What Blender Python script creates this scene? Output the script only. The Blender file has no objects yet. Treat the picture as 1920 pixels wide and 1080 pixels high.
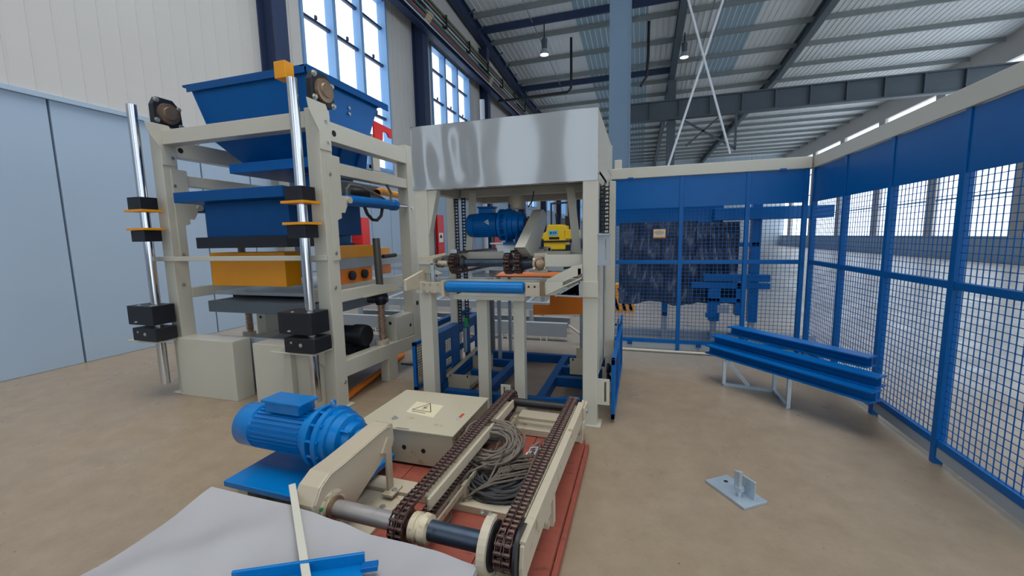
import bpy, math, random
from math import sin, cos, pi, radians, atan2, hypot
from mathutils import Vector, Matrix
random.seed(7)
sc = bpy.context.scene
COL = sc.collection

# ------------------------------------------------------------------ camera
cam_d = bpy.data.cameras.new('camera'); cam = bpy.data.objects.new('camera', cam_d); COL.objects.link(cam)
YAW, PITCH, ROLL = radians(17.3), radians(-6.95), radians(-1.15)
Fv = Vector((-sin(YAW)*cos(PITCH), cos(YAW)*cos(PITCH), sin(PITCH)))
Rv = Vector((cos(YAW), sin(YAW), 0)); Uv = Rv.cross(Fv)
R2 = Rv*cos(ROLL)+Uv*sin(ROLL); U2 = -Rv*sin(ROLL)+Uv*cos(ROLL)
M3 = Matrix((R2, U2, -Fv)).transposed()
cam.matrix_world = Matrix.Translation((0, 0, 1.6)) @ M3.to_4x4()
cam_d.sensor_width = 36.0; cam_d.lens = 780/1920*36; cam_d.clip_start = .05; cam_d.clip_end = 300
sc.camera = cam

# ------------------------------------------------------------------ world, top fill light, exposure
w = bpy.data.worlds.new('sky'); sc.world = w; w.use_nodes = True
bg = w.node_tree.nodes['Background']
bg.inputs[0].default_value = (.80, .91, 1.0, 1); bg.inputs[1].default_value = 1.15
top_fill_d = bpy.data.lights.new('top_fill', 'SUN'); top_fill_d.energy = 1.5; top_fill_d.angle = radians(50); top_fill_d.color = (1, .90, .76)  # broad warm light added from above to brighten the near floor
top_fill = bpy.data.objects.new('top_fill', top_fill_d); COL.objects.link(top_fill)
top_fill.rotation_euler = (radians(8), radians(14), 0)
sc.view_settings.view_transform = 'Standard'; sc.view_settings.look = 'None'
sc.view_settings.exposure = 1.05; sc.view_settings.gamma = 1.0
sc.view_settings.use_curve_mapping = False

# ------------------------------------------------------------------ materials
def s2l(c):
    return tuple(((v/255)/12.92 if v/255 <= .04045 else (((v/255)+.055)/1.055)**2.4) for v in c)
MATS = {}
def mat(name, rgb, rough=.5, metal=0., var=.06, scale=6., bump=0., dirt=None, dirt_amt=0., dscale=9., spec=.5, coat=0., stretch=None):
    m = bpy.data.materials.new(name); m.use_nodes = True; MATS[name] = m
    nt = m.node_tree; n = nt.nodes; L = nt.links; b = n['Principled BSDF']
    c = s2l(rgb)
    b.inputs['Roughness'].default_value = rough; b.inputs['Metallic'].default_value = metal
    b.inputs['Specular IOR Level'].default_value = spec
    if coat: b.inputs['Coat Weight'].default_value = coat; b.inputs['Coat Roughness'].default_value = .12
    tc = n.new('ShaderNodeTexCoord'); src = tc.outputs['Object']
    if stretch:
        mp = n.new('ShaderNodeMapping'); mp.inputs['Scale'].default_value = stretch
        L.new(src, mp.inputs[0]); src = mp.outputs[0]
    no = n.new('ShaderNodeTexNoise'); no.inputs['Scale'].default_value = scale; no.inputs['Detail'].default_value = 5
    L.new(src, no.inputs['Vector'])
    mx = n.new('ShaderNodeMix'); mx.data_type = 'RGBA'
    mx.inputs[6].default_value = tuple(max(0, v*(1-var*1.6)) for v in c)+(1,)
    mx.inputs[7].default_value = tuple(min(1, v*(1+var*1.6)) for v in c)+(1,)
    L.new(no.outputs['Fac'], mx.inputs[0]); out = mx.outputs[2]
    if dirt:
        n2 = n.new('ShaderNodeTexNoise'); n2.inputs['Scale'].default_value = dscale; n2.inputs['Detail'].default_value = 8; n2.inputs['Roughness'].default_value = .65
        L.new(src, n2.inputs['Vector'])
        rp = n.new('ShaderNodeValToRGB'); rp.color_ramp.elements[0].position = .62-dirt_amt*.25; rp.color_ramp.elements[1].position = .70
        L.new(n2.outputs['Fac'], rp.inputs[0])
        m2 = n.new('ShaderNodeMix'); m2.data_type = 'RGBA'; m2.inputs[7].default_value = s2l(dirt)+(1,)
        L.new(rp.outputs[0], m2.inputs[0]); L.new(out, m2.inputs[6]); out = m2.outputs[2]
    L.new(out, b.inputs['Base Color'])
    if bump:
        bp = n.new('ShaderNodeBump'); bp.inputs['Strength'].default_value = bump; bp.inputs['Distance'].default_value = .02
        L.new(no.outputs['Fac'], bp.inputs['Height']); L.new(bp.outputs[0], b.inputs['Normal'])
    return m
CREAM = mat('cream_paint', (188, 184, 170), .3, var=.03, scale=3)
CREAM_W = mat('worn_cream_paint', (180, 169, 148), .45, var=.05, scale=5, dirt=(140, 122, 92), dirt_amt=.04, dscale=11)
CASEM = mat('warm_cream_paint', (172, 159, 138), .38, var=.03, scale=4)
CAB = mat('cabinet_enamel', (172, 164, 142), .4, var=.04, scale=3, dirt=(150, 134, 98), dirt_amt=.02, dscale=8)
HOODM = mat('hood_sheet_enamel', (128, 132, 134), .2, var=.015, scale=2.4, bump=.16, coat=1., spec=1., stretch=(1, 1, .18))
HOODM.node_tree.nodes['Principled BSDF'].inputs['Coat IOR'].default_value = 1.9; HOODM.node_tree.nodes['Principled BSDF'].inputs['Coat Roughness'].default_value = .07
BLUE = mat('machine_blue_paint', (0, 90, 160), .36, var=.06, scale=5, spec=.22)
DBLUE = mat('deep_blue_paint', (0, 72, 132), .42, var=.08, scale=5, spec=.22)
BRBLUE = mat('bright_blue_enamel', (0, 108, 178), .25, var=.06, scale=8, coat=.25, spec=.3)
NAVY = mat('navy_structural_paint', (40, 54, 84), .5, var=.08, scale=3)
STEELBLUE = mat('blue_grey_column_paint', (100, 122, 144), .45, var=.05, scale=1.2)
WINBLUE = mat('window_frame_blue', (116, 156, 198), .4, var=.04, scale=2)
GREYP = mat('grey_steel_paint', (150, 158, 166), .4, var=.05, scale=3)
DGREY = mat('dark_grey_paint', (82, 92, 100), .5, var=.08, scale=3)
GREENG = mat('purlin_galvanised', (132, 138, 138), .5, .3, var=.08, scale=3)
ORANGE = mat('orange_paint', (226, 120, 14), .38, var=.05, scale=4)
YELLOW = mat('amber_yellow_paint', (222, 146, 10), .38, var=.05, scale=4)
BYELL = mat('bright_yellow_paint', (248, 198, 20), .4, var=.05, scale=4)
RED = mat('red_sheet_enamel', (216, 30, 26), .35, var=.04, scale=4)
CHAINM = mat('oiled_brown_chain', (98, 78, 72), .38, .75, var=.35, scale=60)
BLKCH = mat('black_hoist_chain', (44, 46, 52), .4, .6, var=.2, scale=40)
BLACK = mat('black_rubber', (26, 27, 30), .5, var=.1, scale=10)
CLAMP = mat('black_oxide_steel', (38, 40, 46), .42, .4, var=.15, scale=20)
SHAFT = mat('dark_blue_steel_shaft', (70, 80, 94), .34, .7, var=.2, scale=12, dirt=(40, 40, 44), dirt_amt=.2)
RSHAFT = mat('rust_tinted_shaft', (172, 166, 164), .3, .55, var=.12, scale=10, dirt=(132, 104, 86), dirt_amt=.12)
CHROME = mat('polished_guide_rod', (200, 202, 208), .12, 1., var=.03, scale=4)
GALV = mat('galvanised_plate', (178, 192, 204), .35, .55, var=.1, scale=18)
BOARD = mat('red_brown_deck_board', (140, 68, 52), .6, var=.14, scale=7, dirt=(96, 52, 44), dirt_amt=.2, dscale=12, stretch=(1, 3, 1))
CABLE = mat('dusty_grey_cable', (100, 90, 80), .6, var=.25, scale=30)
CABLE2 = mat('black_cable', (60, 60, 62), .5, var=.3, scale=30)
FOAM = mat('white_foam_sheet', (156, 154, 156), .7, var=.03, scale=3)
SHADE_BLACK = mat('painted_shade_black', (12, 12, 14), .8, var=.0)  # near-black colour standing in for shade in holes, notches and gaps
SILV = mat('zinc_bolt', (190, 190, 184), .3, .8, var=.1, scale=20)
RUST = mat('brass_brown_bearing', (140, 118, 98), .35, .7, var=.15, scale=20)
BRONZE = mat('worn_hub_paint', (190, 176, 150), .5, var=.15, scale=20, dirt=(110, 88, 66), dirt_amt=.4, dscale=30)
WALLB = mat('beige_wall_cladding', (190, 186, 182), .7, var=.03, scale=1.2)
WALLP = mat('blue_grey_wall_panel', (158, 176, 196), .5, var=.03, scale=1)
FARW = mat('far_wall_cladding', (186, 198, 208), .6, var=.06, scale=.6)
ROOF = mat('roof_sheet', (226, 228, 228), .5, var=.04, scale=.5)
WHITE = mat('white_enamel', (226, 228, 228), .4, var=.03)
SLEEVE = mat('rust_spring_steel', (176, 146, 124), .4, .5, var=.2, scale=30)
OLIVED = mat('dark_olive_steel', (78, 76, 70), .45, .3, var=.1, scale=10)
GREEN = mat('green_paint', (24, 140, 80), .5)
LABEL = mat('label_white', (232, 230, 222), .5, var=.03)
LABYEL = mat('label_yellow', (240, 196, 40), .5, var=.03)
LABBLU = mat('label_cyan', (110, 196, 224), .5, var=.1, scale=60)
INK = mat('label_ink', (40, 34, 32), .6)
TAN = mat('sticker_film', (206, 196, 166), .35, var=.03)
PLASTIC = mat('dark_plastic_sheet', (58, 62, 78), .22, var=.3, scale=3, bump=.8)
TEAL = mat('teal_pipe', (30, 110, 112), .5)
BRICKR = mat('red_pipe', (176, 62, 44), .5)
OCHRE = mat('ochre_pipe', (176, 140, 70), .5)
OLIVE = mat('olive_pipe', (120, 122, 78), .5)
PALE = mat('pale_pipe', (206, 208, 212), .4)

def floor_mat():
    m = bpy.data.materials.new('concrete_floor'); m.use_nodes = True; nt = m.node_tree; n = nt.nodes; L = nt.links; b = n['Principled BSDF']
    tc = n.new('ShaderNodeTexCoord'); P = tc.outputs['Object']
    def noise(s, d=6, r=.6):
        q = n.new('ShaderNodeTexNoise'); q.inputs['Scale'].default_value = s; q.inputs['Detail'].default_value = d; q.inputs['Roughness'].default_value = r
        L.new(P, q.inputs['Vector']); return q.outputs['Fac']
    def ramp(f, a, b_, c0, c1):
        r = n.new('ShaderNodeValToRGB'); e = r.color_ramp.elements
        e[0].position = a; e[1].position = b_; e[0].color = c0; e[1].color = c1; L.new(f, r.inputs[0]); return r.outputs[0]
    def mix(f, a, b_):
        x = n.new('ShaderNodeMix'); x.data_type = 'RGBA'
        for i, v in ((0, f), (6, a), (7, b_)):
            if isinstance(v, (tuple, float)): x.inputs[i].default_value = v
            else: L.new(v, x.inputs[i])
        return x.outputs[2]
    base = ramp(noise(1.1), .3, .7, s2l((222, 190, 156))+(1,), s2l((232, 208, 180))+(1,))
    base = mix(ramp(noise(5, 8, .7), .38, .66, (0, 0, 0, 1), (.9, .9, .9, 1)), base, s2l((190, 164, 134))+(1,))
    base = mix(ramp(noise(26, 8, .75), .57, .70, (0, 0, 0, 1), (.6, .6, .6, 1)), base, s2l((128, 112, 94))+(1,))
    # greyer polished zone further back
    sx = n.new('ShaderNodeSeparateXYZ'); L.new(P, sx.inputs[0])
    ad = n.new('ShaderNodeMath'); ad.operation = 'MULTIPLY_ADD'; L.new(noise(.9, 3), ad.inputs[0]); ad.inputs[1].default_value = .9; L.new(sx.outputs[1], ad.inputs[2])
    mr = n.new('ShaderNodeMapRange'); mr.inputs[1].default_value = 5.2; mr.inputs[2].default_value = 6.3; L.new(ad.outputs[0], mr.inputs[0])
    base = mix(mr.outputs[0], base, s2l((206, 208, 210))+(1,))
    # oil stain on the aisle
    for (x, y, rx, ry) in ((-.25, 2.28, .055, .16), (-.2, 2.46, .1, .07)):
        mp = n.new('ShaderNodeMapping'); mp.inputs['Location'].default_value = (-x/rx, -y/ry, 0); mp.inputs['Scale'].default_value = (1/rx, 1/ry, 0)
        L.new(P, mp.inputs[0]); ln = n.new('ShaderNodeVectorMath'); ln.operation = 'LENGTH'; L.new(mp.outputs[0], ln.inputs[0])
        a2 = n.new('ShaderNodeMath'); a2.operation = 'MULTIPLY_ADD'; L.new(noise(14, 5), a2.inputs[0]); a2.inputs[1].default_value = 1.1; L.new(ln.outputs['Value'], a2.inputs[2])
        base = mix(ramp(a2.outputs[0], 1.1, 1.7, (.55, .55, .55, 1), (0, 0, 0, 1)), base, s2l((112, 100, 84))+(1,))
    # specks of red paint
    vo = n.new('ShaderNodeTexVoronoi'); vo.inputs['Scale'].default_value = 5.5; L.new(P, vo.inputs['Vector'])
    base = mix(ramp(vo.outputs['Distance'], .025, .045, (.8, .8, .8, 1), (0, 0, 0, 1)), base, s2l((138, 48, 44))+(1,))
    L.new(base, b.inputs['Base Color'])
    L.new(ramp(noise(2, 4), .3, .7, (.24, .24, .24, 1), (.44, .44, .44, 1)), b.inputs['Roughness'])
    bp = n.new('ShaderNodeBump'); bp.inputs['Strength'].default_value = .12; bp.inputs['Distance'].default_value = .01
    L.new(noise(40), bp.inputs['Height']); L.new(bp.outputs[0], b.inputs['Normal'])
    return m
FLOOR = floor_mat()
def glass_mat():
    m = bpy.data.materials.new('window_glass'); m.use_nodes = True; nt = m.node_tree; n = nt.nodes; L = nt.links
    n.remove(n['Principled BSDF']); o = n['Material Output']
    t = n.new('ShaderNodeBsdfTransparent'); t.inputs[0].default_value = (.97, .98, 1, 1)
    g = n.new('ShaderNodeBsdfGlossy'); g.inputs['Roughness'].default_value = .02
    x = n.new('ShaderNodeMixShader'); x.inputs[0].default_value = .06
    L.new(t.outputs[0], x.inputs[1]); L.new(g.outputs[0], x.inputs[2]); L.new(x.outputs[0], o.inputs[0]); return m
GLASS = glass_mat()
def skylight_mat():
    m = bpy.data.materials.new('skylight_sheet'); m.use_nodes = True; nt = m.node_tree; n = nt.nodes; L = nt.links
    n.remove(n['Principled BSDF']); o = n['Material Output']
    t = n.new('ShaderNodeBsdfTranslucent'); t.inputs[0].default_value = s2l((140, 160, 172))+(1,)
    d = n.new('ShaderNodeBsdfDiffuse'); d.inputs[0].default_value = s2l((158, 174, 184))+(1,)
    x = n.new('ShaderNodeMixShader'); x.inputs[0].default_value = .72
    L.new(t.outputs[0], x.inputs[1]); L.new(d.outputs[0], x.inputs[2]); L.new(x.outputs[0], o.inputs[0]); return m
SKYL = skylight_mat()
def lamp_mat():
    m = bpy.data.materials.new('lit_lamp'); m.use_nodes = True; b = m.node_tree.nodes['Principled BSDF']
    b.inputs['Emission Color'].default_value = (1, .98, .95, 1); b.inputs['Emission Strength'].default_value = 1.6; return m
LAMP = lamp_mat()

# ------------------------------------------------------------------ mesh builder
class MB:
    def __init__(s): s.v = []; s.f = []; s.sm = []
    def add(s, vs, fs, smooth=False):
        o = len(s.v); s.v += [tuple(v) for v in vs]; s.f += [tuple(i+o for i in f) for f in fs]; s.sm += [smooth]*len(fs); return s
    def box(s, x0, x1, y0, y1, z0, z1):
        vs = [(x, y, z) for z in (z0, z1) for y in (y0, y1) for x in (x0, x1)]
        return s.add(vs, [(0, 2, 3, 1), (4, 5, 7, 6), (0, 1, 5, 4), (2, 6, 7, 3), (0, 4, 6, 2), (1, 3, 7, 5)])
    def prism(s, poly, ax, a, b):
        """poly: 2D points in the two remaining axes (order x,y,z without ax), extruded from a to b"""
        def mk(p, t):
            q = list(p); q.insert('xyz'.index(ax), t); return q
        n = len(poly); area = sum(poly[i][0]*poly[(i+1) % n][1]-poly[(i+1) % n][0]*poly[i][1] for i in range(n))
        P = list(poly) if (area > 0) != (ax == 'y') else list(poly)[::-1]
        if a > b: a, b = b, a
        vs = [mk(p, a) for p in P]+[mk(p, b) for p in P]
        fs = [tuple(range(n))[::-1], tuple(range(n, 2*n))]+[(i, (i+1) % n, n+(i+1) % n, n+i) for i in range(n)]
        return s.add(vs, fs)
    def bar(s, p, q, wd, ht, up=(0, 0, 1)):
        p = Vector(p); q = Vector(q); d = (q-p).normalized(); u = Vector(up)
        if abs(d.dot(u)) > .98: u = Vector((0, 1, 0))
        r = d.cross(u).normalized(); u = r.cross(d)
        vs = [c+r*a*wd/2+u*b*ht/2 for c in (p, q) for b in (-1, 1) for a in (-1, 1)]
        return s.add(vs, [(0, 1, 3, 2), (4, 6, 7, 5), (0, 4, 5, 1), (2, 3, 7, 6), (0, 2, 6, 4), (1, 5, 7, 3)])
    def prof(s, p, q, poly, up=(0, 0, 1)):
        """extrude a 2D section (right, up) along p->q"""
        p = Vector(p); q = Vector(q); d = (q-p).normalized(); u = Vector(up); r = d.cross(u).normalized(); u = r.cross(d); n = len(poly)
        vs = [c+r*a+u*b for c in (p, q) for a, b in poly]
        return s.add(vs, [tuple(range(n)), tuple(range(n, 2*n))[::-1]]+[(i, n+i, n+(i+1) % n, (i+1) % n) for i in range(n)])
    def cyl(s, p, q, r, n=16, r2=None, caps=True):
        p = Vector(p); q = Vector(q); d = (q-p).normalized(); u = Vector((0, 0, 1)) if abs(d.z) < .9 else Vector((1, 0, 0))
        a = d.cross(u).normalized(); b = a.cross(d); r2 = r if r2 is None else r2
        vs = [c+a*cos(2*pi*i/n)*rr+b*sin(2*pi*i/n)*rr for c, rr in ((p, r), (q, r2)) for i in range(n)]
        s.add(vs, [(i, n+i, n+(i+1) % n, (i+1) % n) for i in range(n)], True)
        if caps:
            o = len(s.v)-2*n
            s.f += [tuple(o+i for i in range(n)), tuple(o+n+i for i in range(n))[::-1]]; s.sm += [False, False]
        return s
    def lathe(s, prof, p, d=(1, 0, 0), n=24):
        """prof: (distance along d, radius)"""
        p = Vector(p); d = Vector(d).normalized(); u = Vector((0, 0, 1)) if abs(d.z) < .9 else Vector((1, 0, 0))
        a = d.cross(u).normalized(); b = a.cross(d); o = len(s.v)
        vs = [p+d*t+(a*cos(2*pi*i/n)+b*sin(2*pi*i/n))*r for t, r in prof for i in range(n)]
        s.add(vs, [(k*n+i, (k+1)*n+i, (k+1)*n+(i+1) % n, k*n+(i+1) % n) for k in range(len(prof)-1) for i in range(n)], True)
        s.f += [tuple(o+i for i in range(n)), tuple(o+(len(prof)-1)*n+i for i in range(n))[::-1]]; s.sm += [False, False]
        return s
    def tube(s, path, r, n=7, closed=False):
        P = [Vector(p) for p in path]; m = len(P); u = None; rings = []
        for i in range(m):
            if closed: t = P[(i+1) % m]-P[i-1]
            else: t = P[min(i+1, m-1)]-P[max(i-1, 0)]
            t.normalize()
            if u is None: u = Vector((0, 0, 1)) if abs(t.z) < .9 else Vector((1, 0, 0))
            a = t.cross(u)
            if a.length < 1e-4: a = t.orthogonal()
            a.normalize(); u = a.cross(t).normalized()
            rings.append([P[i]+(a*cos(2*pi*k/n)+u*sin(2*pi*k/n))*r for k in range(n)])
        vs = [v for rg in rings for v in rg]; fs = []
        for i in range(m if closed else m-1):
            j = (i+1) % m
            fs += [(i*n+k, j*n+k, j*n+(k+1) % n, i*n+(k+1) % n) for k in range(n)]
        return s.add(vs, fs, True)
    def grid(s, fn, nu, nv, th=0.):
        vs = [fn(i/nu, j/nv) for j in range(nv+1) for i in range(nu+1)]; N = len(vs)
        fs = [(j*(nu+1)+i, j*(nu+1)+i+1, (j+1)*(nu+1)+i+1, (j+1)*(nu+1)+i) for j in range(nv) for i in range(nu)]
        if th:
            vs2 = [(v[0], v[1], v[2]-th) for v in vs]
            ed = [(i, i+1) for i in range(nu)]+[(nv*(nu+1)+i+1, nv*(nu+1)+i) for i in range(nu)]
            ed += [((j+1)*(nu+1), j*(nu+1)) for j in range(nv)]+[(j*(nu+1)+nu, (j+1)*(nu+1)+nu) for j in range(nv)]
            fs = fs+[tuple(N+i for i in f[::-1]) for f in fs]+[(a, N+a, N+b, b)[::1] for a, b in ed]; vs = vs+vs2
        return s.add(vs, fs, True)
ORG = {}
def mesh_from(name, mb, m):
    me = bpy.data.meshes.new(name); me.from_pydata(mb.v, [], mb.f); me.materials.append(m)
    me.polygons.foreach_set('use_smooth', mb.sm)
    if any(mb.sm): me.set_sharp_from_angle(angle=radians(38))
    me.update(); return me
def obj(name, mb, m, parent=None, bev=0., kind=None, label=None, loc=None):
    """one mesh object; vertices are given in metres in the hall, stored relative to the thing's base"""
    o0 = ORG[parent.name] if parent is not None else Vector(loc or (0, 0, 0))
    if parent is None and loc is None:
        xs = [v[0] for v in mb.v]; ys = [v[1] for v in mb.v]; zs = [v[2] for v in mb.v]
        o0 = Vector(((min(xs)+max(xs))/2, (min(ys)+max(ys))/2, min(zs)))
    mb.v = [(v[0]-o0.x, v[1]-o0.y, v[2]-o0.z) for v in mb.v]
    ob = bpy.data.objects.new(name, mesh_from(name, mb, m)); COL.objects.link(ob)
    if parent is not None: ob.parent = parent
    else: ob.location = o0
    ORG[ob.name] = o0
    if bev:
        b = ob.modifiers.new('edge', 'BEVEL'); b.width = bev; b.segments = 2; b.limit_method = 'ANGLE'; b.angle_limit = radians(40)
    if kind: ob['kind'] = kind
    if label: ob['label'] = label
    return ob
def tag(o, label, cat, group=None):
    o['label'] = label; o['category'] = cat
    if group: o['group'] = group
    return o
def thing(name, label, cat, loc, group=None, local=False):
    o = bpy.data.objects.new(name, None); COL.objects.link(o); o.location = loc; o.empty_display_size = .1
    ORG[o.name] = Vector((0, 0, 0)) if local else Vector(loc)
    return tag(o, label, cat, group)
def struct(name, mb, m, bev=0., kind='structure'):
    return obj(name, mb, m, kind=kind, bev=bev)
def sempty(name, loc):
    o = bpy.data.objects.new(name, None); COL.objects.link(o); o.location = loc; ORG[o.name] = Vector(loc); o['kind'] = 'structure'; return o
def copy_tree(o, parent=None):
    c = o.copy(); COL.objects.link(c); c.parent = parent
    if 'kind' in c and parent is None: pass
    for ch in o.children: copy_tree(ch, c)
    return c
def bolt(p, d, r=.009, h=.009):
    mb = MB(); p = Vector(p); d = Vector(d); mb.cyl(p-d*.003, p+d*.003, r*1.5, 10); mb.cyl(p, p+d*h, r, 6); return mb
def bolts(parent, pts, d, r=.009, m=None, h=.009):
    for p in pts: obj('bolt', bolt(p, d, r, h), m or SILV, parent)
def hole_disc(parent, p, d, r):  # dark disc set slightly proud, painted shade of a round opening
    p = Vector(p); d = Vector(d)
    mb = MB(); n = 20; u = d.orthogonal().normalized(); v = d.cross(u)
    mb.cyl(p-d*.004, p+d*.0012, r, 20); return obj('hole_shade_disc', mb, SHADE_BLACK, parent)

# ================================================================== SETTING
fl = obj('floor', MB().box(-8, 16.5, -6, 60, -.1, 0), FLOOR, kind='structure', loc=(0, 0, 0))
# --- left wall: upper cladding around the two tall windows, lower insulated panels
XW = -7.3
wl = sempty('wall_left', (XW, 20, 0))
WIN = [(8.05, 11.42), (14.15, 17.68)]
ZB, ZT = 3.6, 8.55
up = MB()
ys = [-6, WIN[0][0], WIN[0][1], WIN[1][0], WIN[1][1], 60]
WIN_ADDED = [(20.2+6.05*i, 23.7+6.05*i) for i in range(6)]; ZT2 = 7.6  # further windows, hidden from view, added to bring daylight to the ceiling
prev = -6
for a, b in WIN+WIN_ADDED+[(60, 60)]:
    up.box(XW-.2, XW, prev, a, 3.5, 12.8)
    if b > a: up.box(XW-.2, XW, a, b, 3.5, ZB); up.box(XW-.2, XW, a, b, ZT if b < 18 else ZT2, 12.8)
    prev = b
obj('upper_cladding', up, WALLB, wl)

k = MB()
for i in range(1, 58*4):
    y = 1.5+i*.25
    if any(a-.06 < y < b+.06 for a, b in WIN) or y > 19.8: continue
    k.box(XW, XW+.006, y, y+.02, 3.52, 10.8)
obj('cladding_rib', k, WALLB, wl, kind='stuff')
me0 = None
for i in range(62):
    y = -5.9+i*.95; 
    if me0 is None:
        p = obj('wall_panel', MB().box(XW-.2, XW, y, y+.925, 0, 3.5), WALLP, wl, bev=.008); me0 = p; continue
    c = me0.copy(); COL.objects.link(c); c.location.y += i*.95
obj('panel_backing', MB().box(XW-.26, XW-.2, -6, 60, 0, 3.5), NAVY, wl)
obj('panel_rail', MB().box(XW, XW+.05, -6, 60, 3.47, 3.53), WALLP, wl)

def window(n, a, b, ZT=ZT):
    wn = sempty('window_%d' % n, (XW, (a+b)/2, ZB)); x0, x1 = XW-.22, XW+.02
    f = MB(); f.box(x0, x1+.04, a, a+.07, ZB, ZT); f.box(x0, x1+.04, b-.07, b, ZB, ZT); f.box(x0, x1, a, b, ZB, ZB+.1); f.box(x0, x1, a, b, ZT-.1, ZT)
    obj('window_frame', f, WINBLUE, wn, bev=.006)
    Wd = (b-a-.14)/3
    for i in (1, 2):
        obj('mullion', MB().box(x0, x1, a+.07+Wd*i-.06, a+.07+Wd*i+.06, ZB, ZT), WINBLUE, wn, bev=.006)
    zs = [ZB, 5.19, 6.71, 7.75, ZT] if ZT > 8 else [ZB, 5.19, 6.71, ZT]
    for i in range(3):
        y0 = a+.07+Wd*i+(.06 if i else 0); y1 = a+.07+Wd*(i+1)-(.06 if i < 2 else 0)
        for z in zs[1:-1]:
            obj('glazing_bar', MB().box(XW-.16, XW-.08, y0, y1, z-.035, z+.035), NAVY, wn)
        for z0, z1 in zip(zs, zs[1:]):
            obj('pane', MB().box(XW-.125, XW-.119, y0, y1, z0+.03, z1-.03), GLASS, wn)
        for z in (zs[2], zs[1]):
            obj('catch', MB().box(XW-.08, XW-.04, (y0+y1)/2-.03, (y0+y1)/2+.03, z+.03, z+.12), NAVY, wn)
window(1, *WIN[0]); window(2, *WIN[1])
for i_, (a, b) in enumerate(WIN_ADDED): window(3+i_, a, b, ZT2)

# --- wall added behind the camera: tall openings for hood reflections, gate for frontal light
wb = sempty('wall_back', (4, -6, 0))
prev = -7.5; wm = MB(); gl = MB()
for a, b, z0, z1 in ((-7.1, -6.5, 1.5, 9), (-5.3, -4.9, 1.5, 9), (-4.3, -3.2, 1.5, 9), (-2.2, -1.2, 1.5, 9), (1.0, 6.5, 0, 7.5), (8.5, 14.5, 0, 7.5)):
    wm.box(prev, a, -6.2, -6, 0, 12.7); wm.box(a, b, -6.2, -6, z1, 12.7)
    if z0: wm.box(a, b, -6.2, -6, 0, z0); gl.box(a, b, -6.1, -6.09, z0, z1)
    prev = b
wm.box(prev, 16.2, -6.2, -6, 0, 12.7)
obj('back_cladding', wm, WALLB, wb); obj('added_back_glazing', gl, GLASS, wb)

# --- far wall
wf = sempty('wall_far', (1, 58, 0))
obj('far_cladding', MB().box(-8, 16.3, 58, 58.2, 0, 1.2).box(-8, 16.3, 58, 58.2, 8, 11).box(.5, 16.3, 58, 58.2, 1.2, 8), FARW, wf)
obj('far_glazing', MB().box(-7.3, .5, 58.05, 58.07, 1.2, 8), GLASS, wf)
for i in range(8): obj('far_mullion', MB().box(-7.3+i*1.1, -6.95+i*1.1, 57.98, 58.2, 1.2, 8), WALLP, wf)
r = MB()
for i in range(60): r.box(-7.2+i*.36, -7.2+i*.36+.10, 57.94, 58, 0, 10.9)
obj('cladding_rib', r, FARW, wf, kind='stuff')
for i, (x, wd) in enumerate(((-9, 0), (-5.6, .8), (-2.2, .7), (2.3, .9), (5, .8))):
    if wd: obj('far_window_strip', MB().box(x, x+wd, 57.85, 57.93, 1.5, 8), NAVY if i % 2 else WINBLUE, wf)

# --- right wall, tall windows added to light the ceiling, seen only over the fence
wr = sempty('wall_right', (16, 20, 0))
obj('lower_cladding', MB().box(16, 16.2, -6, 60, 0, 1.2), WALLP, wr)
obj('upper_cladding', MB().box(16, 16.2, -6, 60, 9.2, 12.7), WALLB, wr)
for i in range(11):
    obj('pier', MB().box(16, 16.2, -6+i*6.05, -5.2+i*6.05, 1.2, 9.2), WALLB, wr)
    obj('added_side_glazing', MB().box(16.08, 16.09, -5.2+i*6.05, .05+i*6.05, 1.2, 9.2), GLASS, wr)
    for z in (3.2, 5.2, 7.2): obj('glazing_bar', MB().box(16.04, 16.14, -5.2+i*6.05, .05+i*6.05, z-.04, z+.04), WINBLUE, wr)

# --- roof
SL = -.0722; Z0 = 12.26
def rz(y): return Z0+SL*y if y < 27 else Z0+SL*27+.012*(y-27)
ce = sempty('ceiling', (0, 20, 11))
def deck(x0, x1, y0, y1, m, name, dz=0):
    mb = MB(); mb.add([(x0, y0, rz(y0)+dz), (x1, y0, rz(y0)+dz), (x1, y1, rz(y1)+dz), (x0, y1, rz(y1)+dz), (x0, y0, rz(y0)+dz+.06), (x1, y0, rz(y0)+dz+.06), (x1, y1, rz(y1)+dz+.06), (x0, y1, rz(y1)+dz+.06)],
        [(0, 3, 2, 1), (4, 5, 6, 7), (0, 1, 5, 4), (1, 2, 6, 5), (2, 3, 7, 6), (3, 0, 4, 7)])
    return obj(name, mb, m, ce)
strips = [(-7.5, -2.9, ROOF, 'roof_sheet'), (-2.9, .12, SKYL, 'skylight_sheet'), (.12, 3.0, ROOF, 'roof_sheet'), (3.0, 4.6, SKYL, 'skylight_sheet'), (4.6, 16.2, ROOF, 'roof_sheet')]
for a, b, m, nm in strips:
    if a < 4:
        deck(a, b, -6, -2.5, m, nm); deck(a, b, 9, 27, m, nm); deck(a, b, -2.5, 9, GLASS, 'added_roof_glazing')  # clear roof part added out of view for top light up front
    else: deck(a, b, -6, 27, m, nm)
    deck(a, b, 27, 58, ROOF if a > 0 else m, nm)
rb = MB()
x = -7.2
while x < 16:
    for y0, y1 in ((14, 27), (27, 58)):
        rb.bar((x, y0, rz(y0)-.008), (x, y1, rz(y1)-.008), .03, .02)
    x += .24
obj('roof_rib', rb, ROOF, ce, kind='stuff')
y = -4.5
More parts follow.
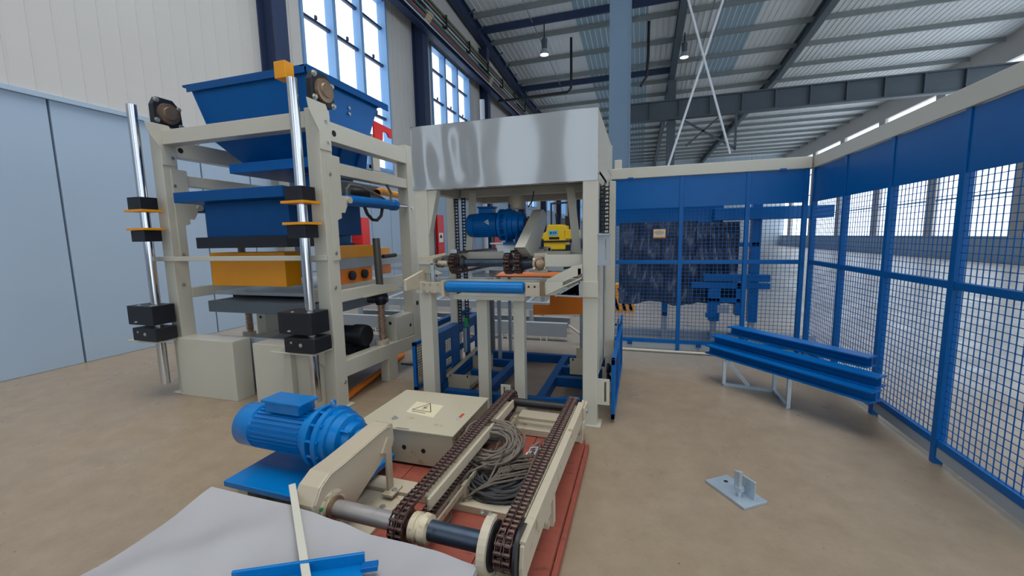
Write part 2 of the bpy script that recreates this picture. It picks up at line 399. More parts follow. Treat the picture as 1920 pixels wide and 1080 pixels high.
while y < 57:
    z = rz(y)-.04
    obj('purlin', MB().prism([(y-.035, z), (y+.035, z), (y+.035, z-.02), (y-.015, z-.02), (y-.015, z-.19), (y+.035, z-.19), (y+.035, z-.21), (y-.035, z-.21)], 'x', -6.9, 15.9), GREENG, ce)
    y += 2.2
for y in (18.55, 24.95):   # darker double purlin over the second bay line
    z = rz(y)-.04; obj('tie_purlin', MB().box(-6.9, 1.3, y-.06, y+.06, z-.28, z), NAVY, ce)
for x in (-4.6, -1.2, 2.6):
    obj('sag_rod', MB().bar((x, 16, rz(16)-.24), (x, 27, rz(27)-.24), .03, .03), GREENG, ce)
# rafters along the slope
for nm, x, m in (('rafter', -7.05, NAVY), ('rafter', 1.42, DGREY), ('rafter', 6.9, DGREY)):
    mb = MB()
    sec = [(-.14, 0), (.14, 0), (.14, -.03), (.015, -.03), (.015, -.47), (.14, -.47), (.14, -.5), (-.14, -.5), (-.14, -.47), (-.015, -.47), (-.015, -.03), (-.14, -.03)]
    mb.prof((x, -6, rz(-6)-.03), (x, 27, rz(27)-.03), sec); mb.prof((x, 27, rz(27)-.03), (x, 57.9, rz(57.9)-.03), sec)
    obj(nm, mb, m, ce)
fb = MB()
for i in range(9):
    y = 16.9+i*1.19
    fb.bar((-6.95, y-.1, rz(y)-.5), (-6.95+.35, y, rz(y)-.24), .04, .04)
obj('fly_brace', fb, NAVY, ce, kind='stuff')

def ibeam(mb, p, q, wd, ht, t=.02, up=(0, 0, 1)):
    h = ht/2; a = wd/2
    return mb.prof(p, q, [(-a, -h), (a, -h), (a, -h+t), (t/2, -h+t), (t/2, h-t), (a, h-t), (a, h), (-a, h), (-a, h-t), (-t/2, h-t), (-t/2, -h+t), (-a, -h+t)], up)
# wall columns
for i, y in enumerate((7.1, 13.1, 19.15, 25.25, 31.3, 37.4, 43.5, 49.6)):
    mb = MB(); ibeam(mb, (XW+.2, y, 0), (XW+.2, y, rz(max(y, 12))-.6), .34, .4, .03, up=(1, 0, 0))
    o = obj('wall_column', mb, NAVY)
    lab = {0: 'navy steel wall column left of the first tall window behind the press', 1: 'navy steel wall column standing between the two tall windows', 2: 'navy steel wall column just past the second window', 3: 'navy steel wall column near the far corner of the ceiling edge'}.get(i, 'distant navy steel wall column far along the left wall')
    tag(o, lab, 'column', 'wall columns')
# free standing columns
mb = MB(); mb.box(-.97, -.41, 13.0, 13.03, 0, 11.2); mb.box(-.97, -.41, 13.55, 13.58, 0, 11.2); mb.box(-.70, -.67, 13.03, 13.55, 0, 11.2); mb.box(-.41, -.38, 12.98, 13.6, 0, 11.2)
tag(obj('hall_column', mb, STEELBLUE), 'large blue grey steel column rising behind the sheet metal hood to the roof', 'column')
mb = MB(); ibeam(mb, (1.45, 25.46, 0), (1.45, 25.46, rz(25.46)-.55), .42, .4, .03, up=(0, 1, 0)); mb.box(1.2, 1.7, 25.22, 25.6, 7.6, 7.7)
tag(obj('hall_column', mb, DGREY), 'slim dark grey steel column in the distance under the sloping rafter', 'column')
# crane girder across the hall
t = thing('crane_girder', 'dark grey plate girder spanning behind the large column', 'girder', (3, 25, 8.0))
zg0, zg1 = 7.75, 8.75
mb = MB(); ibeam(mb, (-1.5, 25, (zg0+zg1)/2), (15.9, 25, (zg0+zg1)/2), .4, zg1-zg0, .06); obj('web_and_flanges', mb, DGREY, t)
for i in range(11): obj('stiffener', MB().box(-1.2+i*1.5, -1.16+i*1.5, 24.82, 24.99, zg0+.06, zg1-.06), DGREY, t)
# crossed brace rods
t = thing('cross_brace', 'pair of pale crossed bracing rods right of the large column', 'brace', (1.4, 13, 4.4))
obj('brace_rod', MB().cyl((1.05, 13.0, 8.05), (2.28, 13.0, 3.75), .03, 8), PALE, t)
obj('brace_rod', MB().cyl((2.12, 13.07, 8.25), (.70, 13.07, 3.55), .03, 8), PALE, t)
t = bpy.data.objects['crane_girder']
for p, q in (((1.9, 25.0, 7.75), (4.6, 25.0, 6.0)), ((3.9, 25.0, 7.75), (2.2, 25.0, 6.3)), ((4.6, 25.0, 7.75), (4.6, 25.0, 5.9))):
    obj('knee_brace', MB().bar(p, q, .10, .10), DGREY, t)

# girder, cable tray and pipes along the left wall
mb = MB(); mb.box(-6.89, -6.66, 5, 57, 8.26, 8.29); mb.box(-6.79, -6.77, 5, 57, 8.29, 8.42); mb.box(-6.89, -6.66, 5, 57, 8.42, 8.45)
tag(obj('wall_girder', mb, NAVY), 'dark navy girder running along the left wall under the pipes', 'girder')
t = thing('pipe_rack', 'bundle of coloured pipes and cables on a tray along the left wall', 'pipe rack', (-6.9, 16, 8.4))
obj('cable_tray', MB().box(-6.88, -6.68, 5, 57, 8.46, 8.50), PALE, t)
for z, x, m, rr in ((8.54, -6.76, PALE, .035), (8.60, -6.75, BLACK, .02), (8.65, -6.78, TEAL, .03), (8.71, -6.76, BRICKR, .028), (8.78, -6.8, NAVY, .035), (8.86, -6.76, TEAL, .03), (8.92, -6.79, OCHRE, .022), (9.02, -6.76, BLACK, .02),
                    (9.10, -6.76, PALE, .016), (9.17, -6.76, BLACK, .022), (9.24, -6.76, OLIVE, .016), (9.32, -6.76, BLACK, .022), (9.4, -6.76, OLIVE, .018)):
    obj('pipe', MB().cyl((x, 5, z), (x, 57, z), rr*1.15, 8), m, t)
for i in range(14):
    y = 10.2+i*2.1; obj('pipe_clamp', MB().box(-6.88, -6.70, y, y+.05, 8.98, 9.44), BLACK, t)
for y in (12.8, 18.7): 
    for k in range(4): obj('coupling', MB().cyl((-6.74, y+k*.1, 8.56+k*.12), (-6.74, y+.28+k*.1, 8.56+k*.12), .05, 8), BRONZE, t)
mb = MB(); mb.cyl((-6.8, 17.95, 0), (-6.8, 17.95, 7.62), .11, 16)
tag(obj('vertical_duct', mb, PALE), 'pale blue grey vertical pipe end beside the second tall window', 'pipe')
t = thing('hanger_pipe', 'dark bent pipe hanging from the roof purlins', 'pipe', (-3.2, 20, 8.2))
obj('pipe', MB().tube([(-3.22, 20.2, 10.6), (-3.22, 20.2, 8.9), (-3.24, 20.2, 8.4), (-3.4, 20.2, 8.25), (-6.8, 20.2, 8.2)], .06, 8), BLACK, t)
t = thing('hanger_pipe', 'short dark pipe hanging right beside the large column', 'pipe', (.1, 20, 8.2))
obj('pipe', MB().tube([(.15, 20.2, 10.75), (.15, 20.2, 9.35), (.1, 20.2, 8.5), (-.15, 20.2, 8.1)], .06, 8), BLACK, t)
def lamp(x, y, lab, drop=1.5):
    z = rz(y)-drop
    t = thing('pendant_lamp', lab, 'lamp', (x, y, z-.35), 'high bay lamps')
    obj('stem', MB().cyl((x, y, z+.3), (x, y, rz(y)-.1), .025, 8), BLACK, t)
    obj('housing', MB().lathe([(0, .05), (.02, .12), (.35, .13), (.42, .08)], (x, y, z-.05), (0, 0, 1), 16), DGREY, t)
    s = obj('lamp_shade', MB().lathe([(0, .2), (.05, .2), (.2, .13), (.24, .1)], (x, y, z-.3), (0, 0, 1), 20), GREYP, t)
    obj('diffuser', MB().lathe([(0, .1), (.02, .18), (.03, .18)], (x, y, z-.32), (0, 0, 1), 20), LAMP, s)
lamp(-4.12, 18.6, 'pendant lamp hanging from the roof left of the large column', 1.25)
lamp(1.72, 21.5, 'pendant lamp hanging between the crossed brace rods and the far column', .85)

# ================================================================== CHAINS
def chain_mesh(pitch, wd, strands=2, r=.3, outer=True):
    """one pitch of roller chain lying along +y, z = outward; pins along x"""
    mb = MB(); sw = wd/strands; h = pitch*.40
    for s_ in range(strands):
        xc = -wd/2+sw*(s_+.5); iw = sw*.30
        mb.cyl((xc-iw, 0, 0), (xc+iw, 0, 0), pitch*.27, 8, caps=False)
        for sg in (-1, 1):
            x = xc+sg*(iw+.0015 if not outer else iw+.0045)
            pts = [(-h*.62, -h*.3), (-h*.3, -h*.8), (pitch*.5, -h*.48), (pitch+h*.3, -h*.8), (pitch+h*.62, -h*.3), (pitch+h*.62, h*.3), (pitch+h*.3, h*.8), (pitch*.5, h*.48), (-h*.3, h*.8), (-h*.62, h*.3)]
            mb.prism(pts, 'x', x-.0013, x+.0013)
    return mb
def loop_points(A, B, r, pitch):
    """closed belt around two equal wheels in the (y,z) plane: list of (y,z,angle)"""
    A = Vector(A); B = Vector(B); d = (B-A).length; L = 2*d+2*pi*r; n = max(8, int(round(L/pitch))); u = (B-A)/d; nrm = Vector((-u.y, u.x)); th = atan2(u.y, u.x); out = []
    for i in range(n):
        s = L*i/n
        if s < d: p = A+nrm*r+u*s; a = th
        elif s < d+pi*r: f = (s-d)/r; p = B+(nrm*cos(f)+u*sin(f))*r; a = th-f
        elif s < 2*d+pi*r: q = s-d-pi*r; p = B-nrm*r-u*q; a = th+pi
        else: f = (s-2*d-pi*r)/r; p = A+(-nrm*cos(f)-u*sin(f))*r; a = th-pi-f
        out.append((p.x, p.y, a, L/n))
    return out
def chain_loop(parent, x, A, B, r, pitch, wd, m, name='chain_link', label=None):
    """every link an object; two shared meshes (inner and outer plates)"""
    pts = loop_points(A, B, r, pitch); step = pts[0][3]
    meshes = [mesh_from(name, chain_mesh(step, wd, outer=bool(k)), m) for k in (0, 1)]
    o0 = ORG[parent.name]
    for i, (y, z, a, st) in enumerate(pts):
        if i+1 < len(pts): y2, z2 = pts[i+1][:2]
        else: y2, z2 = pts[0][:2]
        a = atan2(z2-z, y2-y)
        ob = bpy.data.objects.new(name, meshes[i % 2]); COL.objects.link(ob); ob.parent = parent
        ob.location = Vector((x, y, z))-o0; ob.rotation_euler = (a, 0, 0)
def sprocket(parent, x, c, r, wd, teeth, m, name='sprocket'):
    mb = MB(); n = teeth*4; pts = []
    for i in range(n):
        a = 2*pi*i/n; rr = r*(1.05 if i % 4 == 0 else 1.0 if i % 4 in (1, 3) else .90)
        pts.append((c[0]+cos(a)*rr, c[1]+sin(a)*rr))
    for xs in (-wd*.25, wd*.25): mb.prism(pts, 'x', x+xs-wd*.1, x+xs+wd*.1)
    mb.cyl((x-wd*.62, c[0], c[1]), (x+wd*.62, c[0], c[1]), r*.5, 20)
    return obj(name, mb, m, parent)
def hanging_chain(parent, x, y, z0, z1, pitch=.034, wd=.044):
    mb = MB(); z = z0; k = 0
    while z < z1:
        o = .0 if k % 2 else .003
        for sg in (-1, 1):
            mb.prism([(y-.011, z-.014), (y+.011, z-.014), (y+.007, z+pitch/2), (y+.011, z+pitch+.014-.004), (y-.011, z+pitch+.01), (y-.007, z+pitch/2)], 'x', x+sg*(wd*.36+o)-.0035, x+sg*(wd*.36+o)+.0035)
        mb.cyl((x-wd*.36, y, z), (x+wd*.36, y, z), .009, 6); z += pitch; k += 1
    return obj('hoist_chain', mb, BLKCH, parent, kind='stuff')
def plate_with_slot(parent, name, x0, x1, y0, y1, z0, z1, m, slot=None):
    """upright plate facing -y with a real vertical slot"""
    mb = MB()
    if slot:
        sx0, sx1, sz0, sz1 = slot
        mb.box(x0, sx0, y0, y1, z0, z1); mb.box(sx1, x1, y0, y1, z0, z1); mb.box(sx0, sx1, y0, y1, z0, sz0); mb.box(sx0, sx1, y0, y1, sz1, z1)
    else: mb.box(x0, x1, y0, y1, z0, z1)
    return obj(name, mb, m, parent)

def gear_motor(parent, x0, x1, xm, c, rm, rg, m, name='gear_motor', box=True):
    """motor body from x0 to xm, stepped gearbox xm..x1, axis along x at (y,z)=c"""
    y, z = c; L = xm-x0
    mo = obj('motor_body', MB().lathe([(0, rm*.55), (.006, rm*.86), (.03, rm*1.0), (L*.26, rm*1.02), (L*.27, rm*.93), (L*.93, rm*.93), (L*.94, rm*1.04), (L, rm*1.04)], (x0, y, z), (1, 0, 0), 32), m, parent)
    f = MB(); n = 30
    for i in range(n):
        a = 2*pi*i/n; d = Vector((0, cos(a), sin(a)))
        p = Vector((x0+L*.28, y, z)); f.bar(p+d*rm*.95, p+d*rm*.95+Vector((L*.63, 0, 0)), .004, rm*.14, up=d)
    obj('cooling_fins', f, m, mo, kind='stuff')
    if box:
        b = obj('terminal_box', MB().box(x0+L*.42, x0+L*.86, y-rm*.55, y+rm*.45, z+rm*.98, z+rm*1.42), m, mo, bev=.006)
        obj('box_lid', MB().box(x0+L*.38, x0+L*.90, y-rm*.6, y+rm*.5, z+rm*1.42, z+rm*1.56), m, mo, bev=.005)
    G = x1-xm
    g = obj('gearbox', MB().lathe([(0, rm*.9), (G*.06, rm*.9), (G*.07, rg*1.04), (G*.16, rg*1.04), (G*.17, rg*.82), (G*.27, rg*.82), (G*.28, rg*1.06), (G*.37, rg*1.06), (G*.38, rg*.96), (G*.50, rg*.96), (G*.51, rg*.86), (G*.66, rg*.82), (G*.68, rg*.62), (G*.82, rg*.60), (G*.84, rg*.42), (G*.99, rg*.38), (G, rg*.3)], (xm, y, z), (1, 0, 0), 40), m, parent)
    bl = MB()
    for i in range(12):
        a = 2*pi*(i+.5)/12; d = Vector((0, cos(a), sin(a))); p = Vector((xm, y, z))+d*rg*.98
        bl.cyl(p+Vector((G*.14, 0, 0)), p+Vector((G*.30, 0, 0)), rg*.055, 6); bl.cyl(p+Vector((G*.34, 0, 0)), p+Vector((G*.40, 0, 0)), rg*.06, 6)
    obj('flange_bolts', bl, m, g, kind='stuff')
    rb_ = MB()
    for i in range(6):
        a = 2*pi*(i+.2)/6; d = Vector((0, cos(a), sin(a))); p = Vector((xm+G*.51, y, z)); rb_.bar(p+d*rg*.7, p+d*rg*.58+Vector((G*.3, 0, 0)), .01, rg*.22, up=d)
    obj('gearbox_rib', rb_, m, g)
    fo = MB(); fo.box(xm+G*.26, xm+G*.72, y-rg*1.0, y+rg*1.0, z-rg*1.30, z-rg*1.16)
    fo.prism([(y-rg*.85, z-rg*1.18), (y+rg*.85, z-rg*1.18), (y+rg*.5, z-rg*.6), (y-rg*.5, z-rg*.6)], 'x', xm+G*.30, xm+G*.34); fo.prism([(y-rg*.85, z-rg*1.18), (y+rg*.85, z-rg*1.18), (y+rg*.5, z-rg*.5), (y-rg*.5, z-rg*.5)], 'x', xm+G*.58, xm+G*.62)
    obj('foot', fo, m, g)
    ring = [(xm+G*.33+.0, y+cos(2*pi*k/14)*rg*.11, z+rg*1.20+sin(2*pi*k/14)*rg*.11) for k in range(14)]
    obj('eye_bolt', MB().tube(ring, rg*.035, 6, closed=True).cyl((xm+G*.33, y, z+rg), (xm+G*.33, y, z+rg*1.1), rg*.05, 8), m, g)
    return mo, g
def case_poly(c0, r0, c1, r1, n=10):
    """outline of a plate case around two wheel centres in (y,z)"""
    a = atan2(c1[1]-c0[1], c1[0]-c0[0]); out = []
    for i in range(n+1): t = a+pi/2+pi*i/n; out.append((c0[0]+cos(t)*r0, c0[1]+sin(t)*r0))
    for i in range(n+1): t = a-pi/2+pi*i/n; out.append((c1[0]+cos(t)*r1, c1[1]+sin(t)*r1))
    return out

# ================================================================== SHEET METAL HOOD GANTRY
G = thing('stacking_gantry', 'tall off-white gantry with a big sheet metal hood on square posts', 'gantry', (-1.14, 4.2, 0))
X0, X1, Y0, Y1, HZ0, HZ1 = -1.968, -.332, 3.385, 5.0, 2.035, 2.58
def dent(x, z):
    return (.25+.75*math.exp(-(x+1.9)**2/.35))*-.0032*sin((x+1.9)*11+.5*sin(z*9))-.0022*sin((x+1.9)*23+z*3+.4)*math.exp(-(x+1.7)**2/.15)+.0012*math.exp(-((x+1.72)**2/.0012+(z-2.16)**2/.0012))+.0012*math.exp(-((x+1.43)**2/.0012+(z-2.14)**2/.0012))
fp = MB(); nu, nv = 90, 30
fp.grid(lambda u, v: (X0+(X1-X0)*u, Y0+dent(X0+(X1-X0)*u, HZ0+(HZ1-HZ0)*v)*sin(pi*u)**.3*sin(pi*v)**.5, HZ0+(HZ1-HZ0)*v), nu, nv)
fp.box(X0, X1, Y0+.012, Y0+.016, HZ0, HZ1); fp.box(X0, X1, Y0, Y0+.04, HZ0-.003, HZ0); fp.box(X0, X1, Y0, Y0+.03, HZ1-.002, HZ1)
obj('front_panel', fp, HOODM, G)
obj('side_panel', MB().box(X1-.004, X1, Y0, Y1, HZ0+.06, HZ1), CREAM, G)
obj('side_panel', MB().box(X0, X0+.004, Y0, Y1, HZ0+.06, HZ1), CREAM, G)
obj('back_panel', MB().box(X0, X1, Y1-.004, Y1, HZ0+.06, HZ1), CREAM, G)
obj('top_panel', MB().box(X0, X1, Y0, Y1, HZ1-.004, HZ1), HOODM, G)
for z in (2.35,): obj('side_louvre', MB().box(X1, X1+.004, 4.35, 4.8, z-.1, z+.12), CREAM, G, bev=.002)
obj('top_flange', MB().box(X0, X1, Y1-.02, Y1+.02, HZ1, HZ1+.03), CREAM, G)
# lower ring of the hood
obj('ring_beam', MB().box(X0+.13, X1-.12, 3.42, 3.50, HZ0, HZ0+.08), CREAM, G, bev=.003)
obj('ring_beam', MB().box(X0, X1, Y1-.10, Y1, HZ0-.01, HZ0+.09), CREAM, G, bev=.003)
obj('ring_beam', MB().box(X0, X0+.09, Y0+.05, Y1-.1, HZ0-.01, HZ0+.09), CREAM, G, bev=.003)
obj('ring_beam', MB().box(X1-.09, X1, Y0+.12, Y1-.1, HZ0-.01, HZ0+.09), CREAM, G, bev=.003)
obj('cross_beam', MB().box(X0+.1, X1-.09, 4.2, 4.28, HZ0-.0, HZ0+.08), CREAM, G, bev=.003)
for x in (-1.50, -1.36, -.72, -.50): hole_disc(G, (x, 3.50-.082, 2.075), (0, -1, 0), .008)
# front posts
pl_ = obj('post', MB().box(-1.958, -1.835, 3.39, 3.50, 0, HZ0), CREAM, G, bev=.004)
pr_ = obj('post', MB().box(-.452, -.332, 3.39, 3.50, 0, HZ0), CREAM, G, bev=.004)
obj('post_gusset', MB().prism([(-1.838, 2.03), (-1.74, 2.03), (-1.838, 1.62)], 'y', 3.405, 3.48), CREAM, G, bev=.002)
for x in (-1.958, -.452): obj('foot_plate', MB().box(x-.03, x+.15, 3.37, 3.53, 0, .012), CREAM, G)
# side guide column and strip on the right
obj('guide_column', MB().box(-.335, -.248, 4.22, 4.33, 0, 2.12), CREAM, G, bev=.004)
obj('guide_column', MB().box(-2.05, -1.965, 4.22, 4.33, 0, 2.12), CREAM, G, bev=.004)
obj('guide_strip', MB().box(-.338, -.330, 3.52, 3.90, .42, 1.62), CREAM, G)
obj('guide_strip', MB().box(-.345, -.325, 3.93, 3.97, .42, 2.03), DGREY, G)
for x, y in ((-.33, 3.78), (-.30, 3.86), (-1.93, 4.22), (-1.845, 4.22)):
    hanging_chain(G, x, y, .66 if x < -1 else 1.62, 2.06)
br = plate_with_slot(G, 'slotted_bracket', -.332, -.238, 3.40, 3.412, 1.375, 1.605, GREYP, (-.275, -.262, 1.41, 1.57))
obj('bracket_flange', MB().box(-.332, -.238, 3.385, 3.44, 1.362, 1.378), GREYP, br)
obj('bracket_flange', MB().box(-.332, -.238, 3.385, 3.44, 1.600, 1.616), GREYP, br)
plate_with_slot(G, 'slotted_bracket', -.332, -.232, 3.412, 3.424, .19, .412, CREAM, (-.276, -.258, .215, .39))
plate_with_slot(G, 'slotted_bracket', -1.19, -1.10, 3.42, 3.432, .13, .285, CREAM, (-1.165, -1.15, .16, .265))
obj('splayed_bar', MB().bar((-1.64, 4.0, 2.06), (-1.70, 3.98, 1.42), .07, .03), CREAM, G, bev=.003)
obj('splayed_bar', MB().bar((-.65, 4.0, 2.06), (-.58, 3.98, 1.42), .075, .03), CREAM, G, bev=.003)
obj('splayed_bar', MB().bar((-.545, 4.3, 2.03), (-.50, 4.3, 1.42), .07, .03), CREAM, G, bev=.003)
for x in (-.60,): bolts(G, [(x-.05, 3.50, 2.05)], (0, -1, 0))
obj('drooping_wire', MB().tube([(-.98, 3.9, 2.03), (-.985, 3.9, 1.99), (-1.0, 3.9, 1.93), (-1.04, 3.9, 1.88)], .006, 6), BLACK, G)

# ================================================================== UPPER CHAIN CARRIAGE
U = thing('lift_carriage', 'raised chain carriage with dark shaft and sprockets inside the gantry', 'carriage', (-1.1, 4.2, 1.3))
cz, cy = 1.375, 3.55
obj('front_shaft', MB().cyl((-1.80, cy, cz), (-.84, cy, cz), .036, 20), SHAFT, U)
for x, wd in ((-1.655, .045), (-1.13, .05), (-1.035, .05)): sprocket(U, x, (cy, cz), .088, wd, 15, CHAINM)
for x in (-1.655, -1.13): chain_loop(U, x, (cy, cz), (4.95, cz), .094, .034, .05, CHAINM)
chain_loop(U, -1.035, (cy, cz), (3.98, 1.70), .09, .034, .05, CHAINM)
obj('shaft_hub', MB().lathe([(0, .05), (.02, .07), (.05, .05)], (-1.60, cy, cz), (1, 0, 0), 20), BLACK, U)
b = obj('flange_bearing', MB().lathe([(0, .062), (.018, .064), (.022, .045), (.05, .042), (.055, .03)], (-.835, 3.46, cz), (.55, -.85, 0), 16), RUST, U)
bolts(b, [(-.83+.038*q, 3.45+.025*q, cz+dz) for q in (-1, 1) for dz in (-.038, .038)], (.55, -.85, 0), .008)
obj('bearing_plate', MB().box(-.88, -.76, 3.475, 3.49, 1.29, 1.46), CREAM_W, U, bev=.003)
obj('front_beam', MB().box(-.78, -.452, 3.44, 3.52, 1.345, 1.448), CREAM, U, bev=.005)
obj('side_beam', MB().box(-.62, -.54, 3.52, 4.9, 1.345, 1.44), CREAM, U, bev=.004)
obj('side_beam', MB().box(-1.88, -1.80, 3.55, 4.9, 1.345, 1.44), CREAM, U, bev=.004)
obj('track_beam', MB().box(-1.72, -1.70, 3.62, 4.9, 1.40, 1.46), CREAM, U)
obj('track_beam', MB().box(-1.08, -1.06, 3.62, 4.9, 1.40, 1.46), CREAM, U)
obj('cross_beam', MB().box(-1.80, -.62, 3.80, 3.87, 1.395, 1.465), CREAM, U, bev=.004)
obj('cross_beam', MB().box(-1.80, -.62, 4.83, 4.90, 1.345, 1.42), CREAM, U, bev=.004)
# left open bracket plates
lb = MB(); lb.box(-1.93, -1.835, 3.365, 3.385, 1.29, 1.445); lb.prism([(-1.835, 1.445), (-1.66, 1.475), (-1.66, 1.455), (-1.79, 1.42), (-1.79, 1.33), (-1.70, 1.29), (-1.73, 1.275), (-1.835, 1.29)], 'y', 3.365, 3.38)
obj('side_bracket', lb, CREAM_W, U, bev=.003)
obj('shaft_bearing', MB().cyl((-1.835, cy, cz), (-1.78, cy, cz), .045, 20), RUST, U)
obj('pipe_stub', MB().cyl((-1.78, 3.46, cz), (-1.69, 3.46, cz), .025, 16), CREAM_W, U)
# motor mount and drive
mt = MB(); mt.box(-1.42, -1.16, 3.86, 4.14, 1.535, 1.55); mt.prism([(-1.37, 1.535), (-1.17, 1.535), (-1.19, 1.42), (-1.34, 1.42)], 'y', 3.885, 3.893); mt.prism([(-1.37, 1.535), (-1.17, 1.535), (-1.19, 1.42), (-1.34, 1.42)], 'y', 4.09, 4.098)
obj('motor_mount', mt, WHITE, U, bev=.002)
for x in (-1.645, -1.13): obj('chain_clip', MB().box(x-.03, x+.03, 3.50, 3.506, 1.465, 1.50), GALV, U)
mo, g = gear_motor(U, -1.70, -1.03, -1.37, (4.0, 1.725), .118, .150, BLUE)
obj('warning_label', MB().add([(-1.49, 3.887, 1.755), (-1.43, 3.886, 1.72), (-1.44, 3.88, 1.78)], [(0, 1, 2), (2, 1, 0)]), LABEL, mo)
obj('cap_drum', MB().lathe([(0, .08), (.02, .085), (.1, .085), (.13, .07)], (-1.22, 4.12, 1.885), (0, 0, 1), 24), CREAM_W, g)
poly = [(3.44, 1.50), (3.50, 1.42), (3.68, 1.425), (3.92, 1.43), (4.24, 1.74), (4.27, 1.80), (4.22, 1.86), (4.10, 1.885), (3.98, 1.86), (3.90, 1.78)]
poly = [(3.36, 1.515), (3.42, 1.50), (3.60, 1.425), (3.80, 1.425), (4.20, 1.72), (4.24, 1.78), (4.20, 1.84), (4.10, 1.87), (3.99, 1.855)]
obj('chain_guard', MB().prism(poly, 'x', -1.02, -.93), CREAM, U, bev=.006)
obj('roller_stub', MB().cyl((-.88, 3.95, 1.478), (-.84, 3.92, 1.478), .028, 16), CREAM_W, U)
hole_disc(U, (-.84, 3.92, 1.478), (.8, -.6, 0), .016)

# ================================================================== ROLLER TABLE IN FRONT
T = thing('infeed_roller_table', 'off-white infeed table with one blue roller between the front posts', 'table', (-1.2, 3.45, 0))
obj('roller', MB().lathe([(0, .02), (.004, .044), (.01, .05), (.70, .05), (.706, .044), (.71, .02)], (-1.63, 3.30, 1.182), (1, 0, 0), 32), BRBLUE, T)
e = obj('end_plate', MB().box(-1.86, -1.665, 3.27, 3.285, 1.125, 1.222), CREAM_W, T, bev=.002)
bolts(e, [(x, 3.27, z) for x in (-1.83, -1.775, -1.70) for z in (1.14, 1.205)], (0, -1, 0), .007)
obj('end_bracket', MB().box(-1.668, -1.638, 3.26, 3.35, 1.10, 1.235), CREAM_W, T, bev=.002)
obj('side_rail', MB().box(-1.92, -1.86, 3.27, 3.38, 1.12, 1.225), CREAM, T, bev=.003)
obj('roller_tray', MB().box(-1.60, -.94, 3.36, 3.58, 1.06, 1.095), CREAM, T, bev=.003)
obj('back_rail', MB().box(-1.90, -.46, 3.52, 3.56, 1.17, 1.225), CREAM, T, bev=.003)
# sloping guide arm at the left
obj('guide_arm', MB().prism([(3.05, 1.17), (3.05, 1.262), (3.48, 1.345), (3.48, 1.25), (3.25, 1.17)], 'x', -1.905, -1.875), CREAM_W, T, bev=.002)
obj('guide_post', MB().box(-1.80, -1.772, 3.34, 3.37, 1.20, 1.385), GALV, T, bev=.002)
obj('guide_tab', MB().box(-1.93, -1.77, 3.34, 3.40, 1.372, 1.382), GALV, T)
# right side: bearing box and triangular guide
rb2 = obj('bearing_box', MB().box(-.905, -.785, 3.27, 3.32, 1.115, 1.225), CREAM_W, T, bev=.003)
for x in (-.875, -.825): hole_disc(rb2, (x, 3.27, 1.195), (0, -1, 0), .009)
obj('bearing_edge', MB().box(-.785, -.745, 3.28, 3.35, 1.12, 1.235), RUST, T)
obj('side_plate', MB().box(-.745, -.60, 3.30, 3.31, 1.125, 1.235), CREAM, T)
mb = MB(); mb.prism([(-.745, 1.165), (-.452, 1.30), (-.452, 1.375), (-.52, 1.36), (-.745, 1.245)], 'y', 3.35, 3.362)
mb.bar((-.73, 3.31, 1.135), (-.455, 3.31, 1.265), .10, .008, up=(-.4, 0, 1))
obj('guide_wing', mb, CREAM, T, bev=.002)
mb = MB(); mb.bar((-.64, 3.30, 1.128), (-.452, 3.30, 1.122), .05, .012); mb.bar((-.66, 3.29, 1.12), (-.462, 3.29, 1.235), .014, .014); mb.bar((-.458, 3.29, 1.12), (-.462, 3.29, 1.24), .014, .014); mb.add([(-.64, 3.295, 1.13), (-.465, 3.295, 1.126), (-.468, 3.295, 1.225)], [(0, 1, 2), (2, 1, 0)])
obj('gusset_plate', mb, GREYP, T)
for x, z in ((-.63, 1.142), (-.565, 1.142), (-.50, 1.142)): hole_disc(T, (x, 3.282, z-.004), (0, -1, 0), .006)
obj('clamp_plate', MB().box(-.475, -.325, 3.36, 3.388, 1.105, 1.235), CREAM, T, bev=.003)
obj('bumper', MB().box(-.485, -.46, 3.35, 3.40, 1.25, 1.34), DGREY, T)
obj('leg', MB().box(-1.437, -1.335, 3.50, 3.58, 0, 1.056), CREAM, T, bev=.004)
obj('leg', MB().box(-1.085, -.985, 3.50, 3.58, 0, 1.056), CREAM, T, bev=.004)

# ================================================================== BLUE FLOOR FRAME BEHIND THE GANTRY
B = thing('blue_floor_frame', 'blue welded floor frame lying behind the inner legs of the gantry', 'frame', (-1.1, 4.4, 0))
def bb(nm, x0, x1, y0, y1, z0, z1, m=BLUE, p=None, bev=.003): return obj(nm, MB().box(x0, x1, y0, y1, z0, z1), m, B if p is None else p, bev=bev)
bb('front_rail', -1.86, -.36, 3.62, 3.70, .0, .10, DBLUE); bb('rear_rail', -1.86, -.36, 5.06, 5.14, .0, .10, DBLUE)
bb('side_rail', -1.50, -1.42, 3.70, 5.06, 0, .10, DBLUE); bb('side_rail', -.93, -.85, 3.70, 5.06, 0, .10, DBLUE)
for y in (4.25, 4.62): bb('cross_rail', -.85, -.40, y, y+.07, 0, .10, DBLUE)
for y in (4.3, 4.75): bb('cross_rail', -1.86, -1.50, y, y+.06, 0, .09, DBLUE)
obj('gusset', MB().prism([(-.86, 3.62), (-.40, 3.70), (-.40, 3.86)], 'z', .10, .108), BLUE, B)
